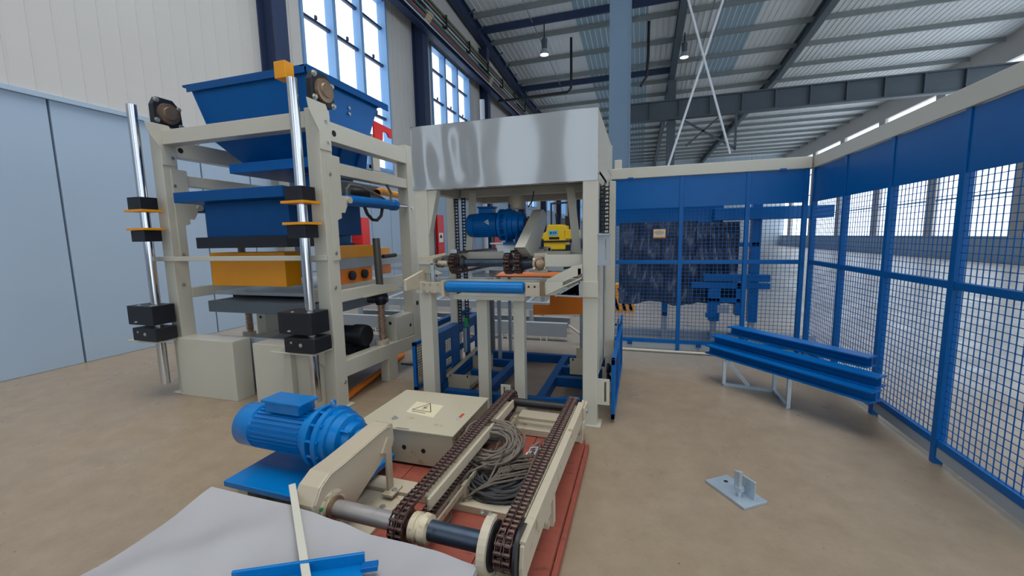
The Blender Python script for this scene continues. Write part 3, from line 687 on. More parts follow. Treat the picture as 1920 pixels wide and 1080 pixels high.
# left inner upright panel
L = thing('blue_lift_side', 'blue upright lifting side with chain slots left inside the gantry', 'lifting frame', (-1.95, 4.2, 0))
bbL = lambda *a, **k: bb(*a, p=L, **k)
bbL('top_flange', -2.03, -1.93, 3.70, 4.87, .635, .655, DBLUE); bbL('bottom_rail', -2.0, -1.93, 3.70, 4.87, .03, .10, DBLUE)
for y0, y1 in ((3.70, 3.86), (4.02, 4.22), (4.40, 4.52), (4.70, 4.87)): bbL('web_plate', -1.965, -1.945, y0, y1, .10, .635, DBLUE)
for y0, y1 in ((3.86, 4.02), (4.22, 4.40), (4.52, 4.70)): bbL('web_rail', -1.965, -1.945, y0, y1, .34, .40, DBLUE); bbL('web_rail', -1.965, -1.945, y0, y1, .54, .635, DBLUE); bbL('web_rail', -1.965, -1.945, y0, y1, .10, .17, DBLUE)
bbL('top_rail', -2.18, -2.12, 3.95, 4.95, .64, .70, DBLUE); bbL('tie_plate', -2.15, -1.95, 4.82, 4.87, .62, .66, DBLUE)
obj('diagonal_bar', MB().bar((-1.92, 3.82, .17), (-1.90, 4.62, .26), .03, .03), CREAM_W, L)
obj('chain_guide', MB().box(-1.93, -1.90, 4.28, 4.31, .30, .58), GALV, L); obj('chain_anchor', MB().box(-1.87, -1.83, 4.19, 4.24, .62, .72), GREEN, L)
def mesh_wires(x=None, y=None, a0=0, a1=1, z0=0, z1=1, st=.048, r=.0022):
    mb = MB(); n = max(1, int(round((a1-a0)/st))); m_ = max(1, int(round((z1-z0)/st)))
    for i in range(n+1):
        a = a0+(a1-a0)*i/n
        if y is None: mb.box(x-r, x+r, a-r, a+r, z0, z1)
        else: mb.box(a-r, a+r, y-r, y+r, z0, z1)
    for i in range(m_+1):
        z = z0+(z1-z0)*i/m_
        if y is None: mb.box(x-r, x+r, a0, a1, z-r, z+r)
        else: mb.box(a0, a1, y-r, y+r, z-r, z+r)
    return mb
def mesh_gate(t, x, y0, y1, z0, z1, fw=.035):
    for nm, a, b_, c, d in (('frame_bar', y0, y0+fw, z0, z1), ('frame_bar', y1-fw, y1, z0, z1), ('frame_bar', y0, y1, z0, z0+fw), ('frame_bar', y0, y1, z1-fw, z1)):
        obj(nm, MB().box(x-.018, x+.018, a, b_, c, d), BLUE, t, bev=.002)
    obj('wire_mesh', mesh_wires(x=x, a0=y0+fw, a1=y1-fw, z0=z0+fw, z1=z1-fw, st=.03), CLAMP, t, kind='stuff')
t = thing('mesh_side_guard', 'small blue framed wire mesh guard left of the left gantry post', 'guard', (-2.25, 4.1, 0))
mesh_gate(t, -2.25, 3.73, 4.80, .02, .53)
obj('hub_disc', MB().cyl((-2.24, 3.96, .22), (-2.20, 3.96, .22), .06, 20), BLACK, t); obj('handle', MB().cyl((-2.45, 3.80, .27), (-2.26, 3.80, .27), .012, 10), CLAMP, t)
t = thing('plate_side_guard', 'bright blue upright guard panel beside the right gantry post', 'guard', (-.21, 4.2, 0))
f = MB()
for a, b_, c, d in ((3.5, 3.56, .03, .56), (5.0, 5.06, .03, .60), (3.5, 5.06, .03, .08), (3.5, 5.06, .51, .56), (4.2, 4.26, .08, .51)): f.box(-.225, -.195, a, b_, c, d)
obj('guard_frame', f, BLUE, t, bev=.003)
obj('guard_sheet', MB().box(-.222, -.218, 3.56, 4.2, .08, .40).box(-.222, -.218, 4.26, 5.0, .08, .34), BLUE, t)
obj('guard_mesh', mesh_wires(x=-.21, a0=3.56, a1=5.0, z0=.08, z1=.51, st=.03), DBLUE, t, kind='stuff')
obj('top_ear', MB().prism([(4.98, .58), (5.06, .58), (5.05, .66), (5.0, .66)], 'x', -.22, -.195), BLUE, t)
obj('link_bar', MB().cyl((-.34, 4.86, .575), (-.21, 4.86, .575), .012, 10), CLAMP, t)
obj('hinge_plate', MB().prism([(4.35, .2), (4.95, .2), (4.95, .64), (4.7, .64), (4.55, .50), (4.35, .48)], 'x', -.245, -.232), DBLUE, t)
obj('hub', MB().lathe([(0, .05), (.02, .055), (.04, .03)], (-.30, 4.0, .32), (1, 0, 0), 18), CLAMP, t); obj('hub', MB().lathe([(0, .04), (.02, .045), (.04, .02)], (-.30, 4.0, .22), (1, 0, 0), 18), CLAMP, t)

def tray_box(nm, lab, x0, x1, y0, y1, z0, z1):
    t = thing(nm, lab, 'bracket', ((x0+x1)/2, y0, z0))
    mb = MB(); mb.box(x0, x1, y0, y0+.006, z0, z1); obj('front_plate', mb, CREAM_W, t)
    obj('side_angle', MB().box(x1-.006, x1, y0, y1, z0, z0+.05), CREAM_W, t); obj('base_strip', MB().box(x0, x1, y0+.006, y1, z0, z0+.006), CREAM_W, t)
    obj('rear_plate', MB().box(x0+.02, x1+.02, y1, y1+.006, z0, z1+.02), CREAM_W, t)
    for x in (x0+.025, x1-.035): obj('notch_shade', MB().box(x, x+.014, y0-.001, y0+.001, z1-.028, z1-.004), SHADE_BLACK, t)  # dark patches on the plate stand in for shaded notches
tray_box('low_bracket', 'small cream open bracket tray low beside the left gantry post', -1.935, -1.68, 3.86, 4.50, .02, .182)
tray_box('low_bracket', 'small cream bracket plate low behind the right gantry post', -.66, -.44, 4.0, 4.3, .235, .40)
t = thing('square_post', 'dark steel square post standing behind the left inner leg', 'post', (-1.96, 5.3, 0))
obj('shaft', MB().box(-2.02, -1.93, 5.28, 5.36, .01, 1.05), DGREY, t, bev=.004); obj('base_plate', MB().box(-2.07, -1.88, 5.24, 5.40, 0, .012), DGREY, t)

# ================================================================== FENCE ON THE RIGHT
def fence_run(t, axis, c, a0, a1, posts, leaf_skip=()):
    """axis 'x': runs along x at y=c; axis 'y': runs along y at x=c"""
    def bx(p0, p1, d0, d1, z0, z1):
        return MB().box(p0, p1, c+d0, c+d1, z0, z1) if axis == 'x' else MB().box(c+d0, c+d1, p0, p1, z0, z1)
    obj('header_beam', bx(a0, a1, -.02, .10, 2.345, 2.482), CREAM, t, bev=.005)
    obj('plinth', bx(a0, a1, .0, .06, .045, .125), GREYP, t)
    for p0, p1 in zip(posts, posts[1:]):
        obj('top_sheet', bx(p0+.025, p1-.025, .0, .004, 1.95, 2.34), BLUE, t)
        obj('bottom_rail', bx(p0+.025, p1-.025, -.005, .035, .125, .175), BLUE, t, bev=.003)
        obj('middle_rail', bx(p0+.025, p1-.025, -.005, .035, 1.205, 1.255), BLUE, t, bev=.003)
        for z0, z1 in ((.175, 1.205), (1.255, 1.96)):
            obj('wire_mesh', mesh_wires(y=c+.02, a0=p0+.025, a1=p1-.025, z0=z0, z1=z1) if axis == 'x' else mesh_wires(x=c+.02, a0=p0+.025, a1=p1-.025, z0=z0, z1=z1), BLUE, t, kind='stuff')
        obj('sheet_stiffener', bx(p0+.03, p1-.03, -.004, .0, 1.945, 1.965), BLUE, t)
    for p in posts:
        obj('post', bx(p-.025, p+.025, -.01, .045, .0, 2.345), BLUE, t, bev=.003)
F = thing('mesh_fence', 'blue wire mesh safety fence with cream header beam behind the aisle', 'fence', (.8, 5.95, 0))
fence_run(F, 'x', 5.91, -.42, 1.92, (-.36, .49, 1.26, 1.88))
obj('floor_pipe', MB().cyl((-.42, 5.88, .02), (.92, 5.86, .02), .018, 12), CREAM, F)
for x in (-.15, 1.62): obj('latch_block', MB().box(x-.035, x+.035, 5.888, 5.91, 2.335, 2.36), BLUE, F)
obj('post_cap', MB().box(-.36, -.27, 5.90, 6.0, 2.482, 2.60), CREAM, F, bev=.004)
obj('hinge_strip', MB().box(-.378, -.345, 5.885, 5.90, 1.52, 1.95), LABEL, F)
for x in (-.13, .75): obj('foot_clamp', MB().box(x-.03, x+.03, 5.885, 5.92, .09, .13), DBLUE, F)
F2 = thing('mesh_fence', 'blue wire mesh fence wing running towards the camera at the far right', 'fence', (1.97, 4, 0))
fence_run(F2, 'y', 1.95, 2.6, 6.0, (2.62, 3.44, 4.26, 5.08, 5.90))
s_ = thing('fence_sign', 'small cream notice plate with amber edge hung on the mesh fence', 'sign', (.23, 5.89, 1.55))
obj('plate', MB().box(.150, .304, 5.893, 5.897, 1.550, 1.668), ORANGE, s_); obj('notice', MB().box(.154, .300, 5.889, 5.894, 1.566, 1.664), TAN, s_)
mb = MB()
for i, (a, b_) in enumerate(((.17, .28), (.165, .285), (.18, .27))): mb.box(a, b_, 5.8875, 5.8892, 1.635-i*.018, 1.640-i*.018)
mb.box(.222, .232, 5.8875, 5.8892, 1.648, 1.656); obj('printing', mb, INK, s_)
# plastic sheet and blue machine behind the fence
mb = MB(); random.seed(3)
def sheet(u, v):
    x = -.32+1.10*u; z = .56+1.22*v
    return (x, 6.63+.028*sin(x*23+v*4)+.015*sin(x*51-v*9)+.018*sin(v*17+x*6), z+.03*sin(x*9)*(1-v))
mb.grid(sheet, 60, 40); tag(obj('plastic_sheet', mb, PLASTIC), 'dark crumpled plastic sheet hanging behind the mesh fence', 'plastic sheet')
mb = MB(); mb.grid(lambda u, v: (.78+.55*u+.0, 6.64+.03*sin(u*19+v*5)+.02*sin(v*21), .58+1.18*v), 40, 40)
tag(obj('plastic_sheet', mb, PLASTIC), 'dark plastic sheet behind the fence right of its blue post', 'plastic sheet')
Q = thing('guarded_machine', 'blue machine frame standing behind the mesh fence', 'machine', (1.0, 7.2, 0))
for x0, x1, y0, y1, z0, z1, nm in ((-.33, -.20, 6.72, 6.80, .88, 2.1, 'upright'), (.32, .40, 6.72, 6.78, .35, 2.1, 'upright'), (.98, 1.12, 6.70, 6.84, .30, 2.2, 'upright'), (1.5, 1.62, 6.7, 6.84, .3, 2.2, 'upright'), (-.33, 1.6, 6.70, 6.76, 1.40, 1.46, 'rail'), (-.42, .98, 6.70, 6.80, 1.74, 2.02, 'head_beam'), (.98, 2.4, 6.5, 6.9, 1.78, 1.94, 'head_beam'),
        (.70, 1.7, 6.45, 6.60, .82, .90, 'table_rail'), (.86, 1.7, 6.46, 6.58, .92, 1.02, 'table_rail'), (.93, 1.08, 6.45, 6.6, .44, .82, 'leg'), (1.28, 1.34, 6.45, 6.6, .44, .9, 'leg'), (.93, 1.34, 6.45, 6.6, .62, .68, 'cross_rail'), (.90, 1.02, 6.44, 6.5, .40, .46, 'foot')):
    obj(nm, MB().box(x0, x1, y0, y1, z0, z1), BLUE, Q, bev=.004)
obj('floor_beam', MB().box(-.4, 2.4, 6.8, 6.9, 0, .12), GREYP, Q)
for x in (.36, 1.05, 1.56): obj('stand', MB().box(x-.04, x+.04, 6.72, 6.82, 0, .4), GREYP, Q)
obj('panel', MB().box(1.05, 1.20, 6.44, 6.45, .47, .58), GREYP, Q)
t = thing('striped_barrier', 'yellow and black striped barrier block behind the fence', 'barrier', (-.4, 8.9, .0))
base = obj('block', MB().prism([(-.62, .0), (-.12, .0), (-.10, .12), (-.25, .56), (-.62, .58)], 'y', 8.9, 9.3), YELLOW, t, bev=.01)
for x in (-.60, -.46, -.33):
    obj('stripe', MB().add([(x, 8.896, .50), (x+.05, 8.896, .50), (x+.19, 8.896, .03), (x+.13, 8.896, .03)], [(0, 1, 2, 3), (3, 2, 1, 0)]), CLAMP, base)

# ================================================================== STACKED BLUE BEAMS AND GALVANISED FOOT AT THE RIGHT
def beam_thing(lab, p, q, z, h=.09, w_=.14):
    mb = MB(); ibeam(mb, (p[0], p[1], z+h/2), (q[0], q[1], z+h/2), w_, h, .012); return tag(obj('steel_beam', mb, BLUE), lab, 'beam', 'stacked blue beams')
beam_thing('lowest blue steel beam of the stack right of the aisle', (.74, 4.90), (1.72, 3.70), .30)
beam_thing('blue steel beam in the middle of the stack right of the aisle', (.80, 4.98), (1.78, 3.78), .392)
beam_thing('topmost blue steel beam of the stack right of the aisle', (.98, 5.06), (1.82, 4.02), .484)
t = thing('trestle', 'white square tube trestle under the stacked blue beams', 'trestle', (1.1, 4.5, 0))
for p, q in (((.86, 4.72, .015), (.86, 4.72, .30)), ((1.3, 4.62, .015), (1.3, 4.62, .30)), ((.86, 4.72, .015), (1.3, 4.62, .015)), ((.86, 4.72, .285), (1.3, 4.62, .285)), ((.87, 4.70, .28), (1.08, 4.66, .03)), ((1.3, 4.2, .015), (1.3, 4.2, .30)), ((1.3, 4.62, .015), (1.3, 4.2, .015)), ((1.3, 4.62, .285), (1.3, 4.2, .285))):
    obj('tube', MB().bar(p, q, .03, .03), GALV, t)
t = thing('anchor_foot', 'galvanised levelling foot plate on the floor at the right edge', 'foot plate', (.56, 2.72, 0))
ca, sa = cos(-.95), sin(-.95)
def rp(x, y): return (.58+x*ca-y*sa, 2.70+x*sa+y*ca)
a = obj('base_plate', MB().prism([rp(-.15, -.09), rp(.15, -.09), rp(.15, .09), rp(-.15, .09)], 'z', 0, .018), GALV, t, bev=.002)
cx, cyy = rp(-.09, .02); hole_disc(a, (cx, cyy, .018), (0, 0, 1), .013)
obj('upright_tab', MB().prism([rp(-.03, .02), rp(.12, .02), rp(.12, .032), rp(-.03, .032)], 'z', .018, .13), GALV, t, bev=.002)
px_, py_ = rp(.05, -.02); obj('threaded_stud', MB().cyl((px_, py_, .018), (px_, py_, .17), .014, 12).cyl((px_, py_, .05), (px_, py_, .075), .026, 6), GALV, t)

# ================================================================== BACKGROUND LINE BEHIND THE GANTRY
K = thing('roller_line', 'long low grey roller line on the floor behind the gantry', 'conveyor', (-2.5, 6.6, 0))
def cbeam(parent, nm, p, q, h, w_, m, t_=.012, flip=1):
    mb = MB(); mb.prof(p, q, [(0, 0), (w_*flip, 0), (w_*flip, t_), (t_*flip, t_), (t_*flip, h-t_), (w_*flip, h-t_), (w_*flip, h), (0, h)][::flip]); return obj(nm, mb, m, parent)
cbeam(K, 'front_channel', (-5.2, 6.15, .07), (-1.06, 6.15, .07), .21, .10, GREYP, flip=-1)
cbeam(K, 'front_channel', (-5.2, 6.75, .07), (-1.10, 6.75, .07), .20, .08, GREYP)
for x in (-4.4, -3.2, -2.05, -1.42):
    f = MB(); f.box(x-.05, x-.04, 6.14, 6.2, 0, .07); f.box(x+.04, x+.05, 6.14, 6.2, 0, .07); f.box(x-.04, x+.04, 6.16, 6.18, .03, .04); obj('foot', f, WHITE, K)
cbeam(K, 'upper_channel', (-5.6, 6.5, .42), (-1.2, 6.5, .42), .12, .07, GREYP, flip=-1)
cbeam(K, 'upper_channel', (-5.8, 7.3, .52), (-1.2, 7.3, .52), .16, .07, GREYP, flip=-1)
for x in (-5.0, -3.9, -2.8, -1.7): obj('support', MB().box(x-.03, x+.03, 6.47, 6.53, .0, .42), GREYP, K); obj('support', MB().box(x-.03, x+.03, 7.3, 7.36, 0, .52), GREYP, K)
for i in range(12): obj('roller', MB().cyl((-5.2+i*.34, 6.56, .50), (-5.2+i*.34, 7.26, .55), .03, 10), GALV, K)
obj('diagonal_strut', MB().bar((-1.02, 6.05, .28), (-.62, 6.0, .02), .04, .03), CREAM, K)
obj('diagonal_strut', MB().bar((-2.3, 6.3, .62), (-1.75, 6.1, .80), .05, .03), CREAM, K)
obj('diagonal_strut', MB().bar((-3.0, 6.2, .62), (-2.3, 6.2, .86), .04, .03), WHITE, K)
obj('support_plate', MB().prism([(-3.25, .85), (-3.0, .85), (-3.02, .62)], 'y', 6.2, 6.21), GREYP, K)
K2 = thing('long_rail_line', 'second grey steel rail line deeper in the hall behind the rollers', 'conveyor', (-3, 8, 0))
cbeam(K2, 'channel', (-7.0, 8.2, .60), (-1.0, 8.2, .60), .16, .08, GREYP, flip=-1); cbeam(K2, 'channel', (-7.0, 8.9, .86), (-1.6, 8.9, .86), .10, .08, GREYP, flip=-1)
for x in (-6.6, -5.2, -3.8, -2.4, -1.2): obj('support', MB().box(x-.04, x+.04, 8.2, 8.28, 0, .60), GREYP, K2); obj('support', MB().box(x-.04, x+.04, 8.9, 8.98, 0, .86), GREYP, K2)
# orange stepped tray
O = thing('orange_chute', 'orange steel tray with stepped side hanging behind the roller table', 'tray', (-1.2, 5.0, 0))
obj('side_sheet', MB().prism([(-1.28, .63), (-.64, .66), (-.64, .91), (-1.06, .905), (-1.07, .76), (-1.28, .76)], 'y', 4.98, 4.99), ORANGE, O)
obj('top_sheet', MB().prism([(-1.78, 4.98), (-.64, 4.98), (-.9, 5.6), (-1.9, 5.6)], 'z', 1.10, 1.115), ORANGE, O, bev=.003)
obj('front_lip', MB().box(-1.78, -.92, 4.975, 4.985, .915, 1.0), ORANGE, O)
obj('edge_bead', MB().cyl((-1.28, 4.96, .905), (-1.06, 4.96, .905), .016, 10), GREYP, O)
for x in (-1.74, -.68): obj('support_leg', MB().box(x-.02, x+.02, 5.45, 5.49, 0, 1.10), GREYP, O); obj('support_leg', MB().box(x-.02, x+.02, 4.99, 5.03, 0, 1.10), GREYP, O)

# red cabinets on the wall
def red_box(y0, y1, z0, z1, lab):
    t = thing('red_cabinet', lab, 'cabinet', (-7.1, (y0+y1)/2, z0), 'red wall cabinets')
    b = obj('body', MB().box(-7.29, -6.95, y0, y1, z0, z1), RED, t, bev=.01)
    for i in range(13): obj('louvre', MB().bar((-7.26, y0-.006, z1-.12-i*(z1-z0)*.065), (-7.04, y0-.006, z1-.12-i*(z1-z0)*.065), .03, .035), RED, b)
    zl = z0+(z1-z0)*.38
    obj('door_seam', MB().box(-6.951, -6.948, y0+.02, y1-.02, z0+(z1-z0)*.30, z0+(z1-z0)*.305), INK, t)
    s = obj('warning_sticker', MB().box(-6.95, -6.945, y0+.14*(y1-y0)*1, y1-.2*(y1-y0), zl-.08, zl+.26), LABEL, t)
    ym = (y0+y1)/2-.03; hw = (y1-y0)*.20
    obj('warning_triangle', MB().add([(-6.942, ym-hw, zl+.08), (-6.942, ym+hw, zl+.08), (-6.942, ym, zl+.22)], [(0, 1, 2), (2, 1, 0)]), LABYEL, s)
red_box(9.30, 9.62, .6, 2.19, 'red louvred cabinet on the wall behind the blue chute'); red_box(13.55, 14.05, 1.0, 2.45, 'red louvred cabinet on the wall seen inside the left gantry post')
red_box(19.6, 20.6, .3, 2.2, 'red louvred cabinet on the wall seen under the hoisted gear motor')

# yellow compactor far behind
Yv = thing('yellow_forklift', 'bright yellow forklift truck seen through the gantry far behind', 'forklift', (-2.8, 14, 0))
b = obj('body', MB().prism([(-3.2, 1.15), (-2.45, 1.15), (-2.40, 1.95), (-2.55, 2.0), (-3.05, 2.0), (-3.12, 1.75), (-3.3, 1.70), (-3.35, 1.55), (-3.2, 1.50)], 'y', 14, 14.9), BYELL, Yv, bev=.04)
obj('side_pod', MB().box(-2.5, -2.05, 14.0, 14.8, 1.50, 1.82), BYELL, Yv, bev=.03); obj('bumper', MB().box(-3.45, -2.0, 13.94, 14.0, 1.40, 1.46), CLAMP, Yv)
obj('grille', MB().box(-3.0, -2.65, 13.985, 14.0, 1.50, 1.58), CLAMP, Yv); obj('number_plate', MB().box(-3.02, -2.70, 13.98, 14.0, 1.64, 1.80), LABBLU, Yv)
obj('plate_marks', MB().box(-2.97, -2.90, 13.972, 13.982, 1.68, 1.76).box(-2.87, -2.83, 13.972, 13.982, 1.68, 1.76).box(-2.80, -2.75, 13.972, 13.982, 1.68, 1.76), BLUE, Yv)
for x in (-2.98, -2.16): obj('mast_post', MB().bar((x, 14.3, 1.9), (x, 14.3, 2.72), .05, .06), BLACK, Yv)
obj('roof_bar', MB().bar((-3.0, 14.3, 2.72), (-2.13, 14.3, 2.74), .05, .06), BLACK, Yv)
obj('lever', MB().bar((-2.78, 14.2, 1.98), (-2.80, 14.2, 2.38), .04, .05), BLACK, Yv); obj('seat', MB().box(-2.55, -2.25, 14.5, 14.8, 1.85, 2.3), BLACK, Yv, bev=.03)
obj('lamp', MB().cyl((-2.55, 14.1, 2.0), (-2.55, 14.1, 2.2), .08, 12), DGREY, Yv)
obj('chassis', MB().box(-3.2, -2.1, 14.05, 15.2, .5, 1.3), CLAMP, Yv, bev=.03)
for x in (-3.25, -2.15): obj('wheel', MB().lathe([(0, .25), (.02, .42), (.2, .42), (.22, .25)], (x-.1, 14.6, .42), (1, 0, 0), 24), BLACK, Yv)
for x in (-3.5, -2.2): obj('leg_drum', MB().cyl((x, 14.1, 1.0), (x, 14.1, 1.38), .09, 12), GREYP, Yv)

# ================================================================== BLOCK PRESS AT THE LEFT
V = thing('block_press', 'large cream press frame with guide rods and blue hopper at the left', 'machine', (-3.75, 3.7, 0))
def vb(nm, x0, x1, y0, y1, z0, z1, m=CREAM, bev=.004): return obj(nm, MB().box(x0, x1, y0, y1, z0, z1), m, V, bev=bev)
for k, dx in enumerate((0, -1.95)):
    X = -2.70+dx; xo, xi = X-.14, X
    vb('column', xo, xi, 3.10, 3.25, 0, 2.76); vb('column', xo, xi, 4.53, 4.71, .25, 2.72)
    vb('side_beam', xo+.01, xi-.005, 3.25, 4.53, 2.50, 2.67); vb('side_beam', xo+.02, xi-.01, 3.25, 4.53, 2.21, 2.32)
    obj('low_beam', MB().prism([(3.25, .29), (4.66, .235), (4.66, .405), (3.25, .45)], 'x', xo+.01, xi-.003), CREAM, V, bev=.005)
    vb('low_leg', xo+.03, xi-.003, 3.94, 4.12, 0, .27); vb('foot_plate', xo-.02, xi+.03, 3.05, 3.30, 0, .015)
    bx_ = vb('bearing_block', xo-.02, xi-.01, 4.14, 4.52, .42, .70)
    hole_disc(bx_, (xo+.05, 4.14, .63), (0, -1, 0), .02); hole_disc(bx_, (xi-.01, 4.66 if k else 4.45, .55), (1, 0, 0), .022)
    obj('side_plate', MB().prism([(3.17, 2.37), (3.33, 2.37), (3.33, 2.02), (3.40, 2.02), (3.40, 1.93), (3.36, 1.86), (3.31, 1.86), (3.31, 1.81), (3.255, 1.79), (3.255, 1.42), (3.17, 1.42)], 'x', xi, xi+.012), CREAM, V, bev=.002)
    obj('head_plate', MB().prism([(2.98, 2.80), (3.20, 2.80), (3.24, 2.72), (3.24, 2.40), (3.10, 2.40), (3.10, 2.55), (3.0, 2.70)], 'x', xi, xi+.010), CREAM, V, bev=.002)
    bolts(V, [(xi+.012, 3.19, 2.66), (xi+.012, 3.20, 2.48), (xi+.012, 3.19, 2.20), (xi+.012, 3.2, 1.49), (xi+.002, 3.17, 1.17), (xi+.002, 3.21, .25), (xi+.002, 4.60, 1.98)], (1, 0, 0), .012)
    hole_disc(V, (xi-.005, 3.30, 2.575), (1, 0, 0), .028); hole_disc(V, (xi+.003, 4.62, .80), (1, 0, 0), .028)
    # guide rods and clamps in front of the column
    xr = X-.10
    obj('guide_rod', MB().cyl((xr, 2.95, .15), (xr, 2.95, 2.95), .042, 28), CHROME, V)
    obj('guide_rod', MB().cyl((xr-.06, 3.02, .60), (xr-.06, 3.02, 2.1), .014, 16), CHROME, V)
    for z0, z1, ww in ((1.945, 2.065, .10), (1.63, 1.74, .105)): obj('clamp_block', MB().box(xr-ww, xr+ww*.8, 2.87, 3.03, z0, z1), CLAMP, V, bev=.004)
    for z in (1.922, 1.742): obj('clamp_flange', MB().box(xr-.13, xr+.11, 2.85, 3.05, z, z+.022), YELLOW, V, bev=.002)
    obj('clamp_block', MB().box(xr-.26, xr+.10, 2.84, 3.06, .79, .985), CLAMP, V, bev=.006); obj('clamp_block', MB().box(xr-.20, xr+.13, 2.83, 3.04, .63, .76), CLAMP, V, bev=.006)
    bolts(V, [(xr+.06, 2.87, .985), (xr-.12, 2.87, .985), (xr-.14, 2.84, .82)], (0, 0, 1), .012); bolts(V, [(xr-.12, 2.835, .72), (xr-.02, 2.83, .70)], (0, -1, 0), .012)
    # flange bearing on top
    f = obj('flange_bearing', MB().prism([(3.10, 2.80), (3.34, 2.80), (3.38, 2.86), (3.37, 3.0), (3.30, 3.08), (3.14, 3.08), (3.10, 3.0)], 'x', xi-.10, xi-.04), CLAMP, V, bev=.006)
    obj('bearing_ring', MB().lathe([(0, .105), (.03, .10), (.032, .075), (.035, .075), (.036, .065), (.05, .06)], (xi-.04, 3.24, 2.93), (1, 0, 0), 32), RUST, f)
    bolts(f, [(xi-.04, 3.14, 3.05), (xi-.04, 3.35, 3.0), (xi-.04, 3.36, 2.83), (xi-.04, 3.13, 2.85)], (1, 0, 0), .018, h=.02)
    # hydraulic cylinder
    c = obj('hydraulic_cylinder', MB().lathe([(0, .045), (.01, .053), (.78, .053), (.79, .062), (.87, .062), (.885, .03)], (xi-.03, 3.41, 1.985), (0, 1, .01), 24), BLUE, V)
    obj('piston_rod', MB().cyl((xi-.03, 4.28, 1.993), (xi-.03, 4.54, 1.996), .022, 16), CHROME, c)
    obj('pivot_pin', MB().cyl((xi-.03, 3.42, 1.985), (xi+.035, 3.42, 1.985), .032, 20), CREAM_W, c)
    obj('hose', MB().tube([(xi-.03, 3.45, 2.03), (xi-.03, 3.45, 2.09), (xi-.03, 3.50, 2.14), (xi-.03, 3.66, 2.14), (xi-.04, 3.85, 2.11), (xi-.03, 4.0, 2.07), (xi-.02, 4.10, 2.03), (xi-.02, 4.18, 2.05), (xi-.02, 4.20, 2.12), (xi-.04, 4.12, 2.24)], .014, 8), CABLE, c)
    obj('hose', MB().tube([(xi-.02, 3.70, 1.94), (xi-.02, 3.74, 1.87), (xi-.02, 3.82, 1.815), (xi-.02, 3.90, 1.81), (xi-.02, 3.98, 1.86), (xi-.02, 4.01, 1.94)], .017, 8), BLACK, c)
    # screw jack
    j = obj('jack_arm', MB().box(xi-.06, xi+.002, 3.25, 3.80, 1.02, 1.13), CREAM, V, bev=.004)
    obj('arm_bracket', MB().prism([(3.60, 1.03), (4.30, 1.045), (4.32, 1.06), (3.78, 1.13), (3.60, 1.13)], 'x', xi-.01, xi+.004), CREAM, j, bev=.002)
    obj('arm_plate', MB().prism([(xi-.16, 3.55), (xi+.03, 3.55), (xi+.03, 4.25), (xi-.16, 4.30)], 'z', 1.02, 1.032), CREAM_W, j)
    sj = obj('screw_jack', MB().cyl((xi-.08, 3.97, 1.03), (xi-.08, 3.95, 1.62), .040, 20), OLIVED, V)
    hs = MB(); hs.lathe([(0, .05), (.04, .075), (.10, .08), (.15, .05)], (xi-.08, 3.97, .88), (0, 0, 1), 20); hs.cyl((xi-.20, 3.90, .95), (xi+.0, 3.99, .95), .045, 16); obj('jack_housing', hs, CLAMP, sj, bev=.002)
    th = MB(); th.cyl((xi-.08, 3.965, .48), (xi-.08, 3.965, .90), .030, 16)
    th.tube([(xi-.08+cos(a)*.038, 3.965+sin(a)*.038, .50+a/(2*pi)*.024) for a in [i*pi/6 for i in range(12*16)]], .007, 5); obj('spring_coil', th, SLEEVE, sj)
    obj('jack_flange', MB().cyl((xi-.08, 3.95, .425), (xi-.08, 3.95, .48), .075, 24), CREAM_W, sj)
    obj('crank_handle', MB().cyl((xi-.06, 4.03, 1.415), (xi-.06, 4.28, 1.42), .022, 14), BLACK, V)
# front tie bar, base, head beam
vb('tie_bar', -4.9, -2.69, 3.065, 3.085, 1.425, 1.472)
vb('head_beam', -4.66, -2.84, 3.12, 3.24, 2.60, 2.74)
for x0, x1 in ((-3.62, -2.84), (-4.66, -3.88)):
    vb('base_box', x0, x1, 3.04, 3.24, .0, .62); 
vb('base_lip', -3.2, -2.72, 2.86, 3.10, .60, .618); vb('base_lip', -5.1, -4.66, 2.86, 3.10, .60, .618)
obj('base_gusset', MB().prism([(2.90, .60), (3.10, .60), (3.10, .42)], 'x', -2.84, -2.82), CREAM, V)
vb('base_strut', -3.18, -3.10, 2.98, 3.04, 0, .60); vb('mold_table', -4.5, -2.98, 3.3, 4.4, .86, .98, DGREY)
vb('ram_plate', -4.4, -3.05, 3.0, 4.3, 2.0, 2.10, DBLUE); vb('ram_body', -4.2, -3.15, 3.15, 4.2, 1.66, 2.0, DBLUE)
vb('tamper_head', -4.3, -3.15, 3.1, 3.6, 1.55, 1.66, CLAMP)
vb('drive_guard', -3.05, -2.93, 3.02, 3.12, 3.0, 3.14, YELLOW)
vb('sheet_guard', -4.5, -3.0, 3.3, 3.33, .1, .6, GREYP)
# rails to the right of the press
vb('feed_box', -3.16, -3.10, 3.50, 4.34, 1.405, 1.545, YELLOW); vb('feed_box', -3.35, -3.14, 4.34, 4.75, 1.405, 1.50, YELLOW)
cbeam(V, 'feed_channel', (-3.10, 3.4, 1.29), (-3.10, 5.25, 1.29), .115, .06, GREYP, flip=-1)
ob_ = vb('roller_case', -3.20, -3.11, 3.55, 4.30, 1.125, 1.29, ORANGE)
for y in (3.92, 4.14): obj('case_roller', MB().lathe([(0, .052), (.03, .052), (.034, .03)], (-3.11, y, 1.21), (1, 0, 0), 20), CLAMP, ob_)
vb('roller_case', -3.3, -3.2, 4.62, 4.84, 1.16, 1.30, ORANGE)
cbeam(V, 'lower_channel', (-3.08, 3.3, 1.0), (-3.08, 5.3, 1.0), .125, .06, CREAM, flip=-1)
vb('roller_case', -4.4, -3.4, 3.3, 3.5, 1.15, 1.5, YELLOW)
vb('feed_table', -4.9, -3.2, 3.5, 5.2, 1.02, 1.06, GREYP)
